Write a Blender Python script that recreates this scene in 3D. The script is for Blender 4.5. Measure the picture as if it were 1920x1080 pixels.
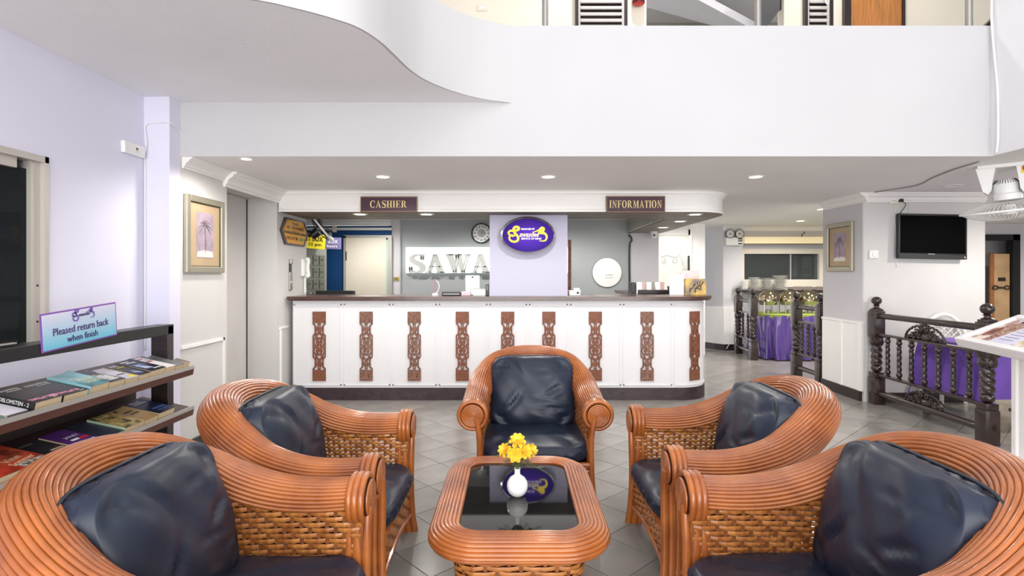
import bpy, bmesh, math, random
from mathutils import Vector, Matrix
random.seed(7)
PI = math.pi
R = math.radians
C = bpy.context.scene.collection
for o in list(bpy.data.objects): bpy.data.objects.remove(o)

# ------------------------------------------------------------------ camera, world, light, exposure
F, U0, V0, H = 1025.0, 962.0, 515.0, 1.36          # focal length in pixels, vanishing point, eye height
def pX(u, Y): return (u - U0) * Y / F
def pZ(v, Y): return H + (V0 - v) * Y / F
def pY(u, X): return X * F / (u - U0)
cam = bpy.data.cameras.new('camera'); cam_o = bpy.data.objects.new('camera', cam); C.objects.link(cam_o)
cam_o.location = (0, 0, H); cam_o.rotation_euler = (PI/2, 0, 0)
cam.sensor_width = 36; cam.lens = 36 * F / 1920
cam.shift_x = -(U0 - 960) / 1920; cam.shift_y = (V0 - 540) / 1920
cam.clip_start = 0.02; cam.clip_end = 100
S = bpy.context.scene; S.camera = cam_o
S.view_settings.view_transform = 'Standard'; S.view_settings.look = 'None'
S.view_settings.gamma = 1; S.view_settings.use_curve_mapping = False
S.view_settings.exposure = 0.60
w = bpy.data.worlds.new('world'); S.world = w; w.use_nodes = True
w.node_tree.nodes['Background'].inputs[0].default_value = (0.97, 0.98, 1.0, 1)
w.node_tree.nodes['Background'].inputs[1].default_value = 1.15
def area(name, loc, rot, sx, sy, power, col=(1, 1, 1)):
    l = bpy.data.lights.new(name, 'AREA'); l.shape = 'RECTANGLE'; l.size = sx; l.size_y = sy
    l.energy = power; l.color = col
    o = bpy.data.objects.new(name, l); o.location = loc; o.rotation_euler = rot; C.objects.link(o); return o
area('daylight_facade', (0.8, -3.3, 1.7), (R(95), 0, 0), 8.0, 3.0, 215, (1.0, 0.99, 0.985))
area('overhead_fill', (0.9, 0.6, 5.3), (0, 0, 0), 4.0, 4.0, 8, (0.97, 0.98, 1.0))  # added overhead fill for even light, no known skylight
area('soffit_fill', (0.4, -3.4, 0.5), (R(118), 0, 0), 8.0, 0.9, 70, (1.0, 0.98, 0.96))  # low fill added to lift the balcony soffit, source unseen
def spot(loc, power, col=(1.0, 0.96, 0.90), ang=172, size=0.06):  # also makes the added fill spots that have no fixture
    l = bpy.data.lights.new('downlight_or_fill', 'SPOT'); l.energy = power*2.8; l.spot_size = R(ang); l.spot_blend = 0.6
    l.color = col; l.shadow_soft_size = size
    o = bpy.data.objects.new('downlight_or_fill', l); o.location = loc; C.objects.link(o); return o

# ------------------------------------------------------------------ materials
def lin(c): 
    return tuple((x/255/12.92 if x/255 <= 0.04045 else ((x/255+0.055)/1.055)**2.4) for x in c) + (1,)
MATS = {}
def mat(name, col, rough=0.5, metal=0.0, spec=0.5, coat=0.0, var=None, bump=None, emit=None, trans=0.0, alpha=1.0, stretch=(1, 1, 1), col2=None, ior=None):
    if name in MATS: return MATS[name]
    m = bpy.data.materials.new(name); m.use_nodes = True; nt = m.node_tree; b = nt.nodes['Principled BSDF']
    b.inputs['Base Color'].default_value = lin(col); b.inputs['Roughness'].default_value = rough
    b.inputs['Metallic'].default_value = metal; b.inputs['Specular IOR Level'].default_value = spec
    b.inputs['Coat Weight'].default_value = coat; b.inputs['Coat Roughness'].default_value = 0.12
    b.inputs['Transmission Weight'].default_value = trans; b.inputs['Alpha'].default_value = alpha
    if ior: b.inputs['IOR'].default_value = ior
    if emit:
        b.inputs['Emission Color'].default_value = lin(emit[0]); b.inputs['Emission Strength'].default_value = emit[1]
    if var or bump:
        tc = nt.nodes.new('ShaderNodeTexCoord'); mp = nt.nodes.new('ShaderNodeMapping')
        mp.inputs['Scale'].default_value = stretch; nt.links.new(tc.outputs['Object'], mp.inputs[0])
    if var:
        n = nt.nodes.new('ShaderNodeTexNoise'); n.inputs['Scale'].default_value = var[0]; n.inputs['Detail'].default_value = 5
        nt.links.new(mp.outputs[0], n.inputs['Vector'])
        rp = nt.nodes.new('ShaderNodeValToRGB'); rp.color_ramp.elements[0].position = 0.3; rp.color_ramp.elements[1].position = 0.7
        c2 = col2 or tuple(min(255, max(0, x*(1-var[1]))) for x in col)
        rp.color_ramp.elements[0].color = lin(c2); rp.color_ramp.elements[1].color = lin(col)
        nt.links.new(n.outputs['Fac'], rp.inputs[0]); nt.links.new(rp.outputs[0], b.inputs['Base Color'])
    if bump:
        n2 = nt.nodes.new('ShaderNodeTexNoise'); n2.inputs['Scale'].default_value = bump[0]; n2.inputs['Detail'].default_value = 4
        nt.links.new(mp.outputs[0], n2.inputs['Vector'])
        bp = nt.nodes.new('ShaderNodeBump'); bp.inputs['Strength'].default_value = bump[1]; bp.inputs['Distance'].default_value = 0.01
        nt.links.new(n2.outputs['Fac'], bp.inputs['Height']); nt.links.new(bp.outputs[0], b.inputs['Normal'])
    MATS[name] = m; return m

M_wall  = mat('white_wall_paint', (200, 199, 200), 0.75, spec=0.2, var=(1.2, 0.02), bump=(14, 0.06))
M_lav   = mat('lavender_wall_paint', (226, 224, 240), 0.75, spec=0.2, var=(1.0, 0.03), bump=(14, 0.08))
M_warm  = mat('warm_white_paint', (212, 210, 208), 0.7, spec=0.25, var=(1.5, 0.03), bump=(10, 0.05))
M_grey  = mat('grey_wall_paint', (172, 176, 178), 0.7, spec=0.2, var=(1.1, 0.05))
M_lgrey = mat('pale_grey_wall_paint', (206, 204, 208), 0.7, spec=0.2, var=(1.3, 0.04))
M_blue  = mat('deep_blue_paint', (14, 66, 120), 0.6, spec=0.3, var=(2, 0.08))
M_ceil  = mat('ceiling_paint', (240, 239, 238), 0.8, spec=0.15, var=(0.8, 0.03))
M_soff  = mat('soffit_paint', (242, 242, 244), 0.85, spec=0.1, var=(1.0, 0.03), bump=(40, 0.15))
M_trim  = mat('white_gloss_trim', (240, 238, 236), 0.45, spec=0.4)
M_cream = mat('cream_paint', (232, 224, 208), 0.7, spec=0.2, var=(1, 0.03))
M_dark  = mat('dark_stained_wood', (46, 32, 32), 0.35, coat=0.3, var=(8, 0.35), stretch=(1, 1, 6))
M_kick  = mat('worn_dark_kickboard', (64, 46, 52), 0.4, var=(9, 0.3), bump=(20, 0.3))
M_rail  = mat('dark_lacquered_wood', (56, 40, 36), 0.25, coat=0.5, var=(12, 0.3))
M_top   = mat('brown_countertop_wood', (98, 66, 56), 0.3, coat=0.3, var=(5, 0.4), stretch=(1, 12, 12))
M_fret  = mat('carved_brown_wood', (142, 86, 62), 0.55, var=(30, 0.25), bump=(60, 0.3))
M_fretm = mat('mottled_brown_wood', (158, 112, 92), 0.6, var=(60, 0.5), bump=(60, 0.4))
M_white = mat('white_plastic', (236, 236, 234), 0.4)
M_ivory = mat('ivory_plastic', (226, 220, 204), 0.4)
M_black = mat('black_plastic', (22, 22, 24), 0.35)
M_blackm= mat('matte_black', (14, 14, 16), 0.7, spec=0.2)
M_steel = mat('brushed_steel', (176, 172, 166), 0.35, metal=1.0)
M_chrome= mat('chrome', (214, 214, 216), 0.12, metal=1.0)
M_champ = mat('champagne_frame', (176, 170, 152), 0.35, metal=0.7)
M_paper = mat('white_paper', (244, 243, 240), 0.8, spec=0.1)
M_page  = mat('book_pages', (222, 200, 164), 0.85, spec=0.1, var=(90, 0.15), stretch=(1, 1, 12))
M_gold  = mat('cream_gold_letter_paint', (238, 214, 150), 0.5)
M_plum  = mat('plum_sign_board', (70, 34, 58), 0.5, var=(6, 0.15))
M_lamp  = mat('lit_lamp_lens', (255, 246, 228), 0.4, emit=((255, 240, 214), 6.0))
M_lamp0 = mat('unlit_lamp_lens', (220, 218, 212), 0.3)
M_rat   = mat('lacquered_rattan_pole', (184, 106, 46), 0.32, coat=0.5, var=(7, 0.35), col2=(140, 72, 30))
M_ratd  = mat('rattan_core', (58, 28, 16), 0.6, spec=0.2)
M_wick  = mat('woven_wicker_strand', (198, 130, 64), 0.34, coat=0.35, var=(16, 0.4), col2=(148, 84, 36))
M_wickd = mat('wicker_stake', (150, 88, 46), 0.45, var=(20, 0.3))
M_leath = mat('navy_leather', (32, 41, 60), 0.40, spec=0.42, var=(4, 0.2), bump=(9, 0.14))
M_leatp = mat('navy_leather_piping', (28, 34, 46), 0.4)
M_mirr  = mat('mirror', (235, 238, 240), 0.03, metal=1.0)
M_green = mat('leaf_green', (92, 110, 62), 0.55, var=(30, 0.3))
M_yel   = mat('yellow_petal', (250, 198, 40), 0.6, var=(40, 0.15))
M_china = mat('white_china', (240, 238, 234), 0.2, coat=0.4)
M_purp  = mat('purple_satin', (92, 64, 152), 0.24, spec=0.9, coat=0.3, var=(3, 0.15))
M_purpc = mat('purple_cloth', (112, 76, 176), 0.7, var=(5, 0.1))
M_lime  = mat('lime_green_cloth', (150, 164, 74), 0.7)
M_dglass= mat('dark_smoked_glass', (12, 14, 15), 0.03, spec=0.75)
M_scr   = mat('black_screen', (2, 2, 3), 0.5, spec=0.04)
M_locker= mat('grey_green_locker_metal', (122, 124, 112), 0.45, spec=0.4, var=(6, 0.08))
M_lockd = mat('locker_edge', (150, 154, 142), 0.45)
M_kbrown= mat('brown_shelf_laminate', (72, 48, 46), 0.35, var=(6, 0.2), stretch=(8, 1, 8))
M_alu   = mat('aluminium_edge', (190, 186, 180), 0.4, metal=0.6)
M_winal = mat('aged_aluminium_window', (196, 190, 182), 0.45, metal=0.3)
M_oak   = mat('orange_wood_door', (196, 128, 66), 0.4, var=(5, 0.2), stretch=(14, 14, 1))
M_red   = mat('red_enamel', (188, 36, 32), 0.3)
M_grout = mat('grout', (92, 84, 76), 0.8, spec=0.2)

def tile_mat():
    m = mat('grey_taupe_floor_tile', (156, 151, 145), 0.22, spec=0.5, var=(3.2, 0.12), bump=(5, 0.02))
    nt = m.node_tree; b = nt.nodes['Principled BSDF']
    oi = nt.nodes.new('ShaderNodeObjectInfo'); mx = nt.nodes.new('ShaderNodeMix'); mx.data_type = 'RGBA'; mx.blend_type = 'MULTIPLY'
    mr = nt.nodes.new('ShaderNodeMapRange'); mr.inputs[3].default_value = 0.9; mr.inputs[4].default_value = 1.06
    nt.links.new(oi.outputs['Random'], mr.inputs[0])
    src = b.inputs['Base Color'].links[0].from_socket
    cb = nt.nodes.new('ShaderNodeCombineColor')
    for i in range(3): nt.links.new(mr.outputs[0], cb.inputs[i])
    mx.inputs[0].default_value = 1
    nt.links.new(src, mx.inputs[6]); nt.links.new(cb.outputs[0], mx.inputs[7]); nt.links.new(mx.outputs[2], b.inputs['Base Color'])
    # large soft streaks in world space
    return m
M_tile = tile_mat()

# ------------------------------------------------------------------ mesh helpers
class MB:
    def __init__(s): s.v = []; s.f = []; s.m = []; s.mi = 0
    def add(s, vs, fs):
        b = len(s.v); s.v += [tuple(v) for v in vs]
        s.f += [tuple(b+i for i in f) for f in fs]; s.m += [s.mi]*len(fs); return s
    def box(s, x0, y0, z0, x1, y1, z1, M=None):
        vs = [Vector((x, y, z)) for x in (x0, x1) for y in (y0, y1) for z in (z0, z1)]
        if M: vs = [M @ v for v in vs]
        return s.add(vs, [(0,1,3,2),(4,6,7,5),(0,4,5,1),(2,3,7,6),(0,2,6,4),(1,5,7,3)])
    def bbox(s, x0, y0, z0, x1, y1, z1, b=0.004, M=None):       # box with chamfered edges
        bm = bmesh.new(); bmesh.ops.create_cube(bm, size=1)
        for v in bm.verts: v.co = Vector(((x0+x1)/2+v.co.x*(x1-x0), (y0+y1)/2+v.co.y*(y1-y0), (z0+z1)/2+v.co.z*(z1-z0)))
        bmesh.ops.bevel(bm, geom=bm.edges[:], offset=b, segments=2, affect='EDGES', profile=0.6)
        if M: bm.transform(M)
        s.bm(bm); return s
    def bm(s, bm):
        bm.verts.index_update(); s.add([v.co.copy() for v in bm.verts], [[v.index for v in f.verts] for f in bm.faces]); bm.free()
    def tube(s, pts, r, n=8, closed=False, cap=True):
        pts = [Vector(p) for p in pts]; N = len(pts); rr = r if hasattr(r, '__len__') else [r]*N
        vs = []; prev = None
        for i, p in enumerate(pts):
            if closed: t = pts[(i+1) % N] - pts[i-1]
            else: t = pts[min(i+1, N-1)] - pts[max(i-1, 0)]
            if t.length < 1e-9: t = Vector((0, 0, 1))
            t.normalize()
            if prev is None:
                a = Vector((0, 0, 1)) if abs(t.z) < 0.9 else Vector((1, 0, 0)); prev = (a - t*a.dot(t)).normalized()
            else:
                prev = prev - t*prev.dot(t)
                prev = prev.normalized() if prev.length > 1e-6 else t.orthogonal().normalized()
            q = t.cross(prev)
            for k in range(n):
                a = 2*PI*k/n; vs.append(p + (prev*math.cos(a) + q*math.sin(a))*rr[i])
        fs = []
        for i in range(N if closed else N-1):
            j = (i+1) % N
            for k in range(n): fs.append((i*n+k, i*n+(k+1) % n, j*n+(k+1) % n, j*n+k))
        if cap and not closed: fs += [tuple(range(n-1, -1, -1)), tuple((N-1)*n+k for k in range(n))]
        return s.add(vs, fs)
    def lathe(s, prof, n=24, M=None, cap=True):                    # prof: (r, z)
        vs = []; 
        for r, z in prof:
            for k in range(n): vs.append(Vector((r*math.cos(2*PI*k/n), r*math.sin(2*PI*k/n), z)))
        if M: vs = [M @ v for v in vs]
        fs = []
        for i in range(len(prof)-1):
            for k in range(n): fs.append((i*n+k, i*n+(k+1) % n, (i+1)*n+(k+1) % n, (i+1)*n+k))
        if cap: fs += [tuple(range(n-1, -1, -1)), tuple((len(prof)-1)*n+k for k in range(n))]
        return s.add(vs, fs)
    def prism(s, poly, a, b, axis='z', M=None):                     # extrude polygon along an axis
        def P(p, h):
            return Vector((p[0], p[1], h)) if axis == 'z' else (Vector((p[0], h, p[1])) if axis == 'y' else Vector((h, p[0], p[1])))
        n = len(poly); vs = [P(p, a) for p in poly] + [P(p, b) for p in poly]
        if M: vs = [M @ v for v in vs]
        return s.add(vs, [tuple(range(n-1, -1, -1)), tuple(range(n, 2*n))] + [(i, (i+1) % n, n+(i+1) % n, n+i) for i in range(n)])
    def grid(s, fn, nu, nv, closeu=False):
        vs = [fn(i/(nu if closeu else nu-1), j/(nv-1)) for i in range(nu) for j in range(nv)]
        fs = []
        for i in range(nu if closeu else nu-1):
            for j in range(nv-1):
                a = i*nv+j; b = ((i+1) % nu)*nv+j; fs.append((a, b, b+1, a+1))
        return s.add(vs, fs)
    def mesh(s, name, mats, smooth=False, fix=True):
        me = bpy.data.meshes.new(name); me.from_pydata(s.v, [], s.f)
        for m in (mats if isinstance(mats, (list, tuple)) else [mats]): me.materials.append(m)
        me.polygons.foreach_set('material_index', s.m)
        if fix:
            bm = bmesh.new(); bm.from_mesh(me); bmesh.ops.recalc_face_normals(bm, faces=bm.faces); bm.to_mesh(me); bm.free()
        if smooth:
            me.polygons.foreach_set('use_smooth', [True]*len(me.polygons))
            if smooth != 'all': me.set_sharp_from_angle(angle=R(38 if smooth is True else smooth))
        me.update(); return me
def ob(name, mb, m, parent=None, smooth=False, loc=None, rot=None, kind=None, fix=True, label=None):
    me = mb.mesh(name, m, smooth, fix) if isinstance(mb, MB) else mb
    o = bpy.data.objects.new(name, me); C.objects.link(o)
    if parent: o.parent = parent
    if loc: o.location = loc
    if rot: o.rotation_euler = rot
    if kind: o['kind'] = kind
    if label: o['label'] = label
    return o
def struct(name, mb, m, smooth=False, parent=None):
    o = ob(name, mb, m, parent, smooth)
    if not parent: o['kind'] = 'structure'
    return o
def tag(o, label, cat, group=None):
    o['label'] = label; o['category'] = cat
    if group: o['group'] = group
    return o
def thing(name, label, cat, loc=(0, 0, 0), rot=(0, 0, 0), group=None):
    o = bpy.data.objects.new(name, None); C.objects.link(o); o.empty_display_size = 0.1
    o.location = loc; o.rotation_euler = rot; return tag(o, label, cat, group)
def copy_tree(o, parent=None):
    c = o.copy(); C.objects.link(c)
    if parent: c.parent = parent
    for ch in list(o.children): copy_tree(ch, c)
    return c
def shade(me): me.polygons.foreach_set('use_smooth', [True]*len(me.polygons))
def catmull(P, n, closed=False):
    P = [Vector(p) for p in P]; out = []; N = len(P)
    segs = N if closed else N-1
    for i in range(segs):
        p0 = P[i-1] if (closed or i > 0) else P[0]*2-P[1]
        p1 = P[i]; p2 = P[(i+1) % N]; p3 = P[(i+2) % N] if (closed or i+2 < N) else P[-1]*2-P[-2]
        for k in range(n):
            t = k/n
            out.append(0.5*((2*p1)+(p2-p0)*t+(2*p0-5*p1+4*p2-p3)*t*t+(3*p1-p0-3*p2+p3)*t**3))
    if not closed: out.append(P[-1])
    return out
def resample(pts, n):
    d = [0]
    for a, b in zip(pts, pts[1:]): d.append(d[-1]+(b-a).length)
    out = []; j = 0
    for i in range(n):
        t = d[-1]*i/(n-1)
        while j < len(d)-2 and d[j+1] < t: j += 1
        k = (t-d[j])/max(1e-9, d[j+1]-d[j]); out.append(pts[j].lerp(pts[j+1], min(1, max(0, k))))
    return out
# ---------- lettering: sans text through the built-in font, serif and script letters built from strokes
def text_mesh(txt, size, m, extrude=0.001, shear=0.0, align='CENTER', bold=0.0, space=1.0):
    cu = bpy.data.curves.new('t', 'FONT'); cu.body = txt; cu.size = size; cu.extrude = extrude; cu.shear = shear
    cu.align_x = align; cu.align_y = 'CENTER'; cu.offset = bold; cu.resolution_u = 2; cu.space_character = space
    o = bpy.data.objects.new('t', cu); C.objects.link(o)
    dg = bpy.context.evaluated_depsgraph_get()
    me = bpy.data.meshes.new_from_object(o.evaluated_get(dg)); bpy.data.objects.remove(o); bpy.data.curves.remove(cu)
    me.materials.clear(); me.materials.append(m); me.name = 'lettering'; return me
def fit_mesh(me, w=None, h=None):
    xs = [v.co.x for v in me.vertices]; ys = [v.co.y for v in me.vertices]
    if not xs: return me
    cx, cy = (min(xs)+max(xs))/2, (min(ys)+max(ys))/2
    sx = w/(max(xs)-min(xs)) if w else 1; sy = h/(max(ys)-min(ys)) if h else 1
    for v in me.vertices: v.co.x = (v.co.x-cx)*sx; v.co.y = (v.co.y-cy)*sy
    return me
def write(txt, w, h, m, parent, loc, rot=(PI/2, 0, 0), name='lettering', **k):
    me = fit_mesh(text_mesh(txt, 0.1, m, **k), w, h)
    return ob(name, me, m, parent, loc=loc, rot=rot)
def ring_polys(cx, cy, rx, ry, ix, iy, a0, a1, n=18):
    out = []
    for k in range(n):
        a = R(a0+(a1-a0)*k/n); b = R(a0+(a1-a0)*(k+1)/n)
        out.append([(cx+rx*math.cos(a), cy+ry*math.sin(a)), (cx+rx*math.cos(b), cy+ry*math.sin(b)),
                    (cx+ix*math.cos(b), cy+iy*math.sin(b)), (cx+ix*math.cos(a), cy+iy*math.sin(a))])
    return out
def stroke(pts, ws):
    pts = [Vector((p[0], p[1], 0)) for p in pts]; L = []; Rr = []
    for i, p in enumerate(pts):
        t = (pts[min(i+1, len(pts)-1)]-pts[max(0, i-1)]).normalized(); n = Vector((-t.y, t.x, 0))
        w_ = ws[i] if hasattr(ws, '__len__') else ws
        L.append(p+n*w_/2); Rr.append(p-n*w_/2)
    return [[(L[i].x, L[i].y), (L[i+1].x, L[i+1].y), (Rr[i+1].x, Rr[i+1].y), (Rr[i].x, Rr[i].y)] for i in range(len(pts)-1)]
def rct(x0, y0, x1, y1): return [(x0, y0), (x1, y0), (x1, y1), (x0, y1)]
def serif_glyph(ch):
    st, th, sv = 0.19, 0.055, 0.07
    def stem(x, y0=0, y1=1): return [rct(x-st/2, y0, x+st/2, y1)]
    def ser(x, y, w=0.19): return [rct(x-w, y, x+w, y+th)]
    if ch == 'I': return stem(.2)+ser(.2, 0)+ser(.2, 1-th), .4
    if ch == 'H': return stem(.2)+stem(.68)+sum([ser(x, y) for x in (.2, .68) for y in (0, 1-th)], [])+[rct(.2, .48, .68, .48+th)], .88
    if ch == 'E': return stem(.2)+ser(.2, 0)+[rct(.05, 1-th, .68, 1), rct(.05, 0, .7, th), rct(.2, .48, .52, .48+th), rct(.62, .75, .68, 1), rct(.64, 0, .7, .27), rct(.48, .38, .53, .64)], .76
    if ch == 'F': return stem(.2)+ser(.2, 0)+[rct(.05, 1-th, .68, 1), rct(.2, .48, .52, .48+th), rct(.62, .75, .68, 1), rct(.48, .38, .53, .64)], .72
    if ch == 'T': return stem(.36)+ser(.36, 0)+[rct(.03, 1-th, .69, 1), rct(.03, .74, .09, 1), rct(.63, .74, .69, 1)], .72
    if ch == 'A': return [[(.36, 1), (.44, 1), (.76, 0), (.56, 0)], [(.36, 1), (.41, .95), (.16, 0), (.09, 0)], rct(.2, .3, .6, .3+th)]+ser(.12, 0, .12)+ser(.66, 0, .16), .82
    if ch == 'N': return [rct(.16, 0, .22, 1), rct(.68, 0, .74, 1), [(.1, 1), (.3, 1), (.74, 0), (.66, 0)]]+ser(.19, 0, .15)+ser(.71, 1-th, .15)+[rct(.02, 1-th, .28, 1)], .9
    if ch == 'M': return [rct(.16, 0, .22, 1), [(.13, 1), (.33, 1), (.53, 0), (.48, 0)], [(.8, 1), (.74, 1), (.46, 0), (.52, .1)]]+stem(.86)+ser(.19, 0, .15)+ser(.86, 0)+[rct(.02, 1-th, .3, 1), rct(.74, 1-th, 1.05, 1)], 1.08
    if ch == 'W': return [[(.06, 1), (.26, 1), (.46, 0), (.36, 0)], [(.5, 1), (.56, 1), (.42, 0), (.38, .05)], [(.44, 1), (.64, 1), (.82, 0), (.74, 0)], [(.96, 1), (1.02, 1), (.8, 0), (.75, .05)]]+ser(.15, 1-th, .15)+ser(.53, 1-th, .15)+ser(.98, 1-th, .12), 1.1
    if ch == 'O': return ring_polys(.42, .5, .4, .52, .21, .47, 0, 360, 28), .86
    if ch == 'C': return ring_polys(.42, .5, .4, .52, .21, .47, 42, 322, 24)+[rct(.7, .64, .75, 1)], .82
    if ch == 'D': return stem(.2)+ser(.2, 0)+ser(.2, 1-th)+ring_polys(.3, .5, .5, .5, .3, .445, -90, 90), .86
    if ch == 'R': return stem(.2)+ser(.2, 0)+[rct(.05, 1-th, .4, 1), rct(.2, .46, .4, .46+th)]+ring_polys(.4, .73, .28, .27, .1, .215, -90, 90, 12)+[[(.36, .5), (.52, .5), (.86, 0), (.64, 0)], rct(.64, 0, .9, th)], .92
    if ch == 'S':
        p = catmull([(.6, .72, 0), (.56, .92, 0), (.36, 1-.03, 0), (.15, .84, 0), (.16, .66, 0), (.38, .52, 0), (.6, .36, 0), (.58, .12, 0), (.36, .03, 0), (.13, .1, 0), (.08, .3, 0)], 4)
        n = len(p); ws = [0.06+0.15*math.exp(-((i/n-.52)/.2)**2) for i in range(n)]
        return stroke(p, ws)+[rct(.58, .68, .64, 1), rct(.05, 0, .11, .33)], .72
    return [], .4
def serif_text(txt, w, h, m, depth=0.004, bold=0.0):
    mb = MB(); x = 0
    for ch in txt:
        polys, adv = serif_glyph(ch)
        for p in polys:
            for dx in ((-bold, bold) if bold else (0,)): mb.prism([(q[0]+x+dx, q[1]) for q in p], 0, depth+dx*.002)
        x += adv+0.06
    k = w/x
    mb.v = [((v[0]-x/2)*k, (v[1]-.5)*h, v[2]) for v in mb.v]
    return mb.mesh('lettering', m)
def script_logo(w, m_y, m_w, parent, loc, rot, depth=0.003):        # swash S, cursive middle, curled tail; w = full width
    k = w/1.0
    def strip(name, pts, ws, m):
        mb = MB()
        for p in stroke(catmull([(x, y, 0) for x, y in pts], 6), ws if not hasattr(ws, '__len__') else ws):
            mb.prism([(q[0]*k, q[1]*k) for q in p], 0, depth)
        return ob(name, mb, m, parent, loc=loc, rot=rot)
    def wid(n, a, b): return [a+(b-a)*math.sin(PI*i/(n-1)) for i in range(n)]
    P = [(-.30, .02), (-.36, -.02), (-.44, -.01), (-.49, .06), (-.44, .11), (-.36, .11), (-.26, .13), (-.22, .17), (-.26, .21), (-.33, .2), (-.36, .14), (-.32, .05), (-.25, -.04), (-.25, -.13), (-.33, -.17), (-.43, -.14), (-.47, -.06), (-.42, 0), (-.37, .0)]
    strip('script_capital', P, wid((len(P)-1)*6+1, .035, .062), m_y)
    T = [(.12, .07), (.22, .1), (.3, .14), (.36, .19), (.41, .17), (.4, .12), (.34, .11), (.3, .07), (.36, .06), (.44, .04), (.49, -.03), (.47, -.12), (.4, -.15), (.3, -.145)]
    strip('script_tail', T, wid((len(T)-1)*6+1, .014, .07), m_y)
    me = fit_mesh(text_mesh('awasdee', 0.1, m_w, extrude=depth*.5, shear=0.3, bold=0.0012, space=.96), .5*k, .13*k)
    return ob('script_letters', me, m_y if m_w is None else m_w, parent, loc=Vector(loc)+Matrix.Rotation(rot[2], 3, 'Z') @ Vector((.04*k, 0, .02*k)), rot=rot)
# ------------------------------------------------------------------ the setting
ZC, ZS, ZP = 2.23, 2.626, 3.19        # lower ceiling, balcony soffit, parapet top
XL, XW, YB, XR = -2.626, -2.445, 4.017, 3.511
floor = struct('floor', MB().box(-4.2, -3.6, -0.06, 10, 12.5, -0.004), M_grout)
A0 = R(42.8); SD = 0.299
ax, ay = Vector((math.cos(A0), math.sin(A0))), Vector((-math.sin(A0), math.cos(A0)))
tiles = []
for i in range(-46, 60):
    for j in range(-46, 60):
        c = Vector((-0.51, 4.363)) + ax*SD*(i+.5) + ay*SD*(j+.5)
        if -4.2 < c.x < 9.8 and -3.4 < c.y < 12.3 and not (c.y > 6.15 and c.x < 1.9) and not (c.x < -2.85): tiles.append(c)
def vis(c):
    if c.y < 2.35: return False
    u = U0+F*c.x/c.y
    return -60 < u < 1980 and c.x > -2.6 and not (c.x > 3.9 and c.y < 7.0) and not (c.y < 3.4 and (c.x < -0.75 or c.x > 0.95))
near = sorted([c for c in tiles if vis(c)], key=lambda c: c.y)[:298]
ns = set((c.x, c.y) for c in near)
g = 0.0018
tmb = MB().bbox(-SD/2+g, -SD/2+g, -0.012, SD/2-g, SD/2-g, 0, 0.0012)
tme = tmb.mesh('floor_tile', M_tile)
for c in near:
    o = ob('floor_tile', tme, None, floor, loc=(c.x, c.y, 0), rot=(0, 0, A0))
far = MB()
for c in tiles:
    if (c.x, c.y) in ns: continue
    h = SD/2-g; q = [c+ax*h*sx+ay*h*sy for sx, sy in ((-1,-1),(1,-1),(1,1),(-1,1))]
    far.prism([(p.x, p.y) for p in q], -0.01, 0)
ob('floor_tile', far, M_tile, floor, kind='stuff')

# left wall with the dark window
Yw0, Yw1, Zw0, Zw1 = 1.25, pY(88, XL), 0.93, 2.02
wl = MB()
wl.box(XL-.15, -3.6, 0, XL, Yw0, ZS+3); wl.box(XL-.15, Yw0, 0, XL, Yw1, Zw0); wl.box(XL-.15, Yw0, Zw1, XL, Yw1, ZS+3); wl.box(XL-.15, Yw1, 0, XL, YB, ZS+3)
struct('wall_left', wl, M_lav)
struct('wall_left_column', MB().box(XL, 3.89, 0, XW, YB, ZS), M_lav)
# rear stretch of the left wall: picture wall, lift recess, end wall
Y1, Y2, Y3 = 4.67, 5.66, 6.47
wr = MB()
wr.box(XL-.3, YB, 0, XW, Y1, ZC); wr.box(XL-.45, Y2, 0, XW, Y3, ZC); 
wr.add([(XW, Y1, 2.17), (XW, Y2, 2.17), (XL-.3, Y2, 2.13), (XL-.3, Y1, 2.13), (XW, Y1, ZC), (XW, Y2, ZC), (XL-.3, Y2, ZC), (XL-.3, Y1, ZC)],
       [(0,1,2,3),(7,6,5,4),(0,4,5,1),(3,2,6,7),(0,3,7,4),(1,5,6,2)])
struct('wall_left_rear', wr, M_warm)
d = struct('door_1', MB().box(XL-.16, Y1-.02, 0, XL-.112, Y2+.02, 2.14), mat('grey_lift_door', (206, 202, 200), 0.5, var=(2, .04)))
ob('door_leaf_edge', MB().box(XL-.112, Y2-.05, 0, XL-.105, Y2-.036, 2.13), M_black, d)
ob('door_leaf_edge', MB().box(XL-.112, 5.12, 0, XL-.108, 5.128, 2.13), M_black, d)
# panel mouldings on the left rear wall
tm = MB()
def mould(mb, pts, wd=0.022, th=0.014, nrm='x', at=0.0):
    for (a, b) in zip(pts, pts[1:]):
        y0, y1 = sorted((a[0], b[0])); z0, z1 = sorted((a[1], b[1]))
        if nrm == 'x': mb.box(at, y0-wd/2, z0-wd/2, at+th, y1+wd/2, z1+wd/2)
        else: mb.box(y0-wd/2, at-th, z0-wd/2, y1+wd/2, at, z1+wd/2)
mould(tm, [(4.03, .82), (4.6, .82), (4.6, .14)], at=XW)
mould(tm, [(5.72, .80), (5.92, .80)], at=XW); mould(tm, [(5.74, .78), (5.74, .14)], at=XW)
struct('trim_1', tm, M_trim)
struct('baseboard_left', MB().box(XW, YB-.03, 0, XW+.018, Y1+.0, .11).box(XW, Y2, 0, XW+.018, 5.93, .11), M_dark)
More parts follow.
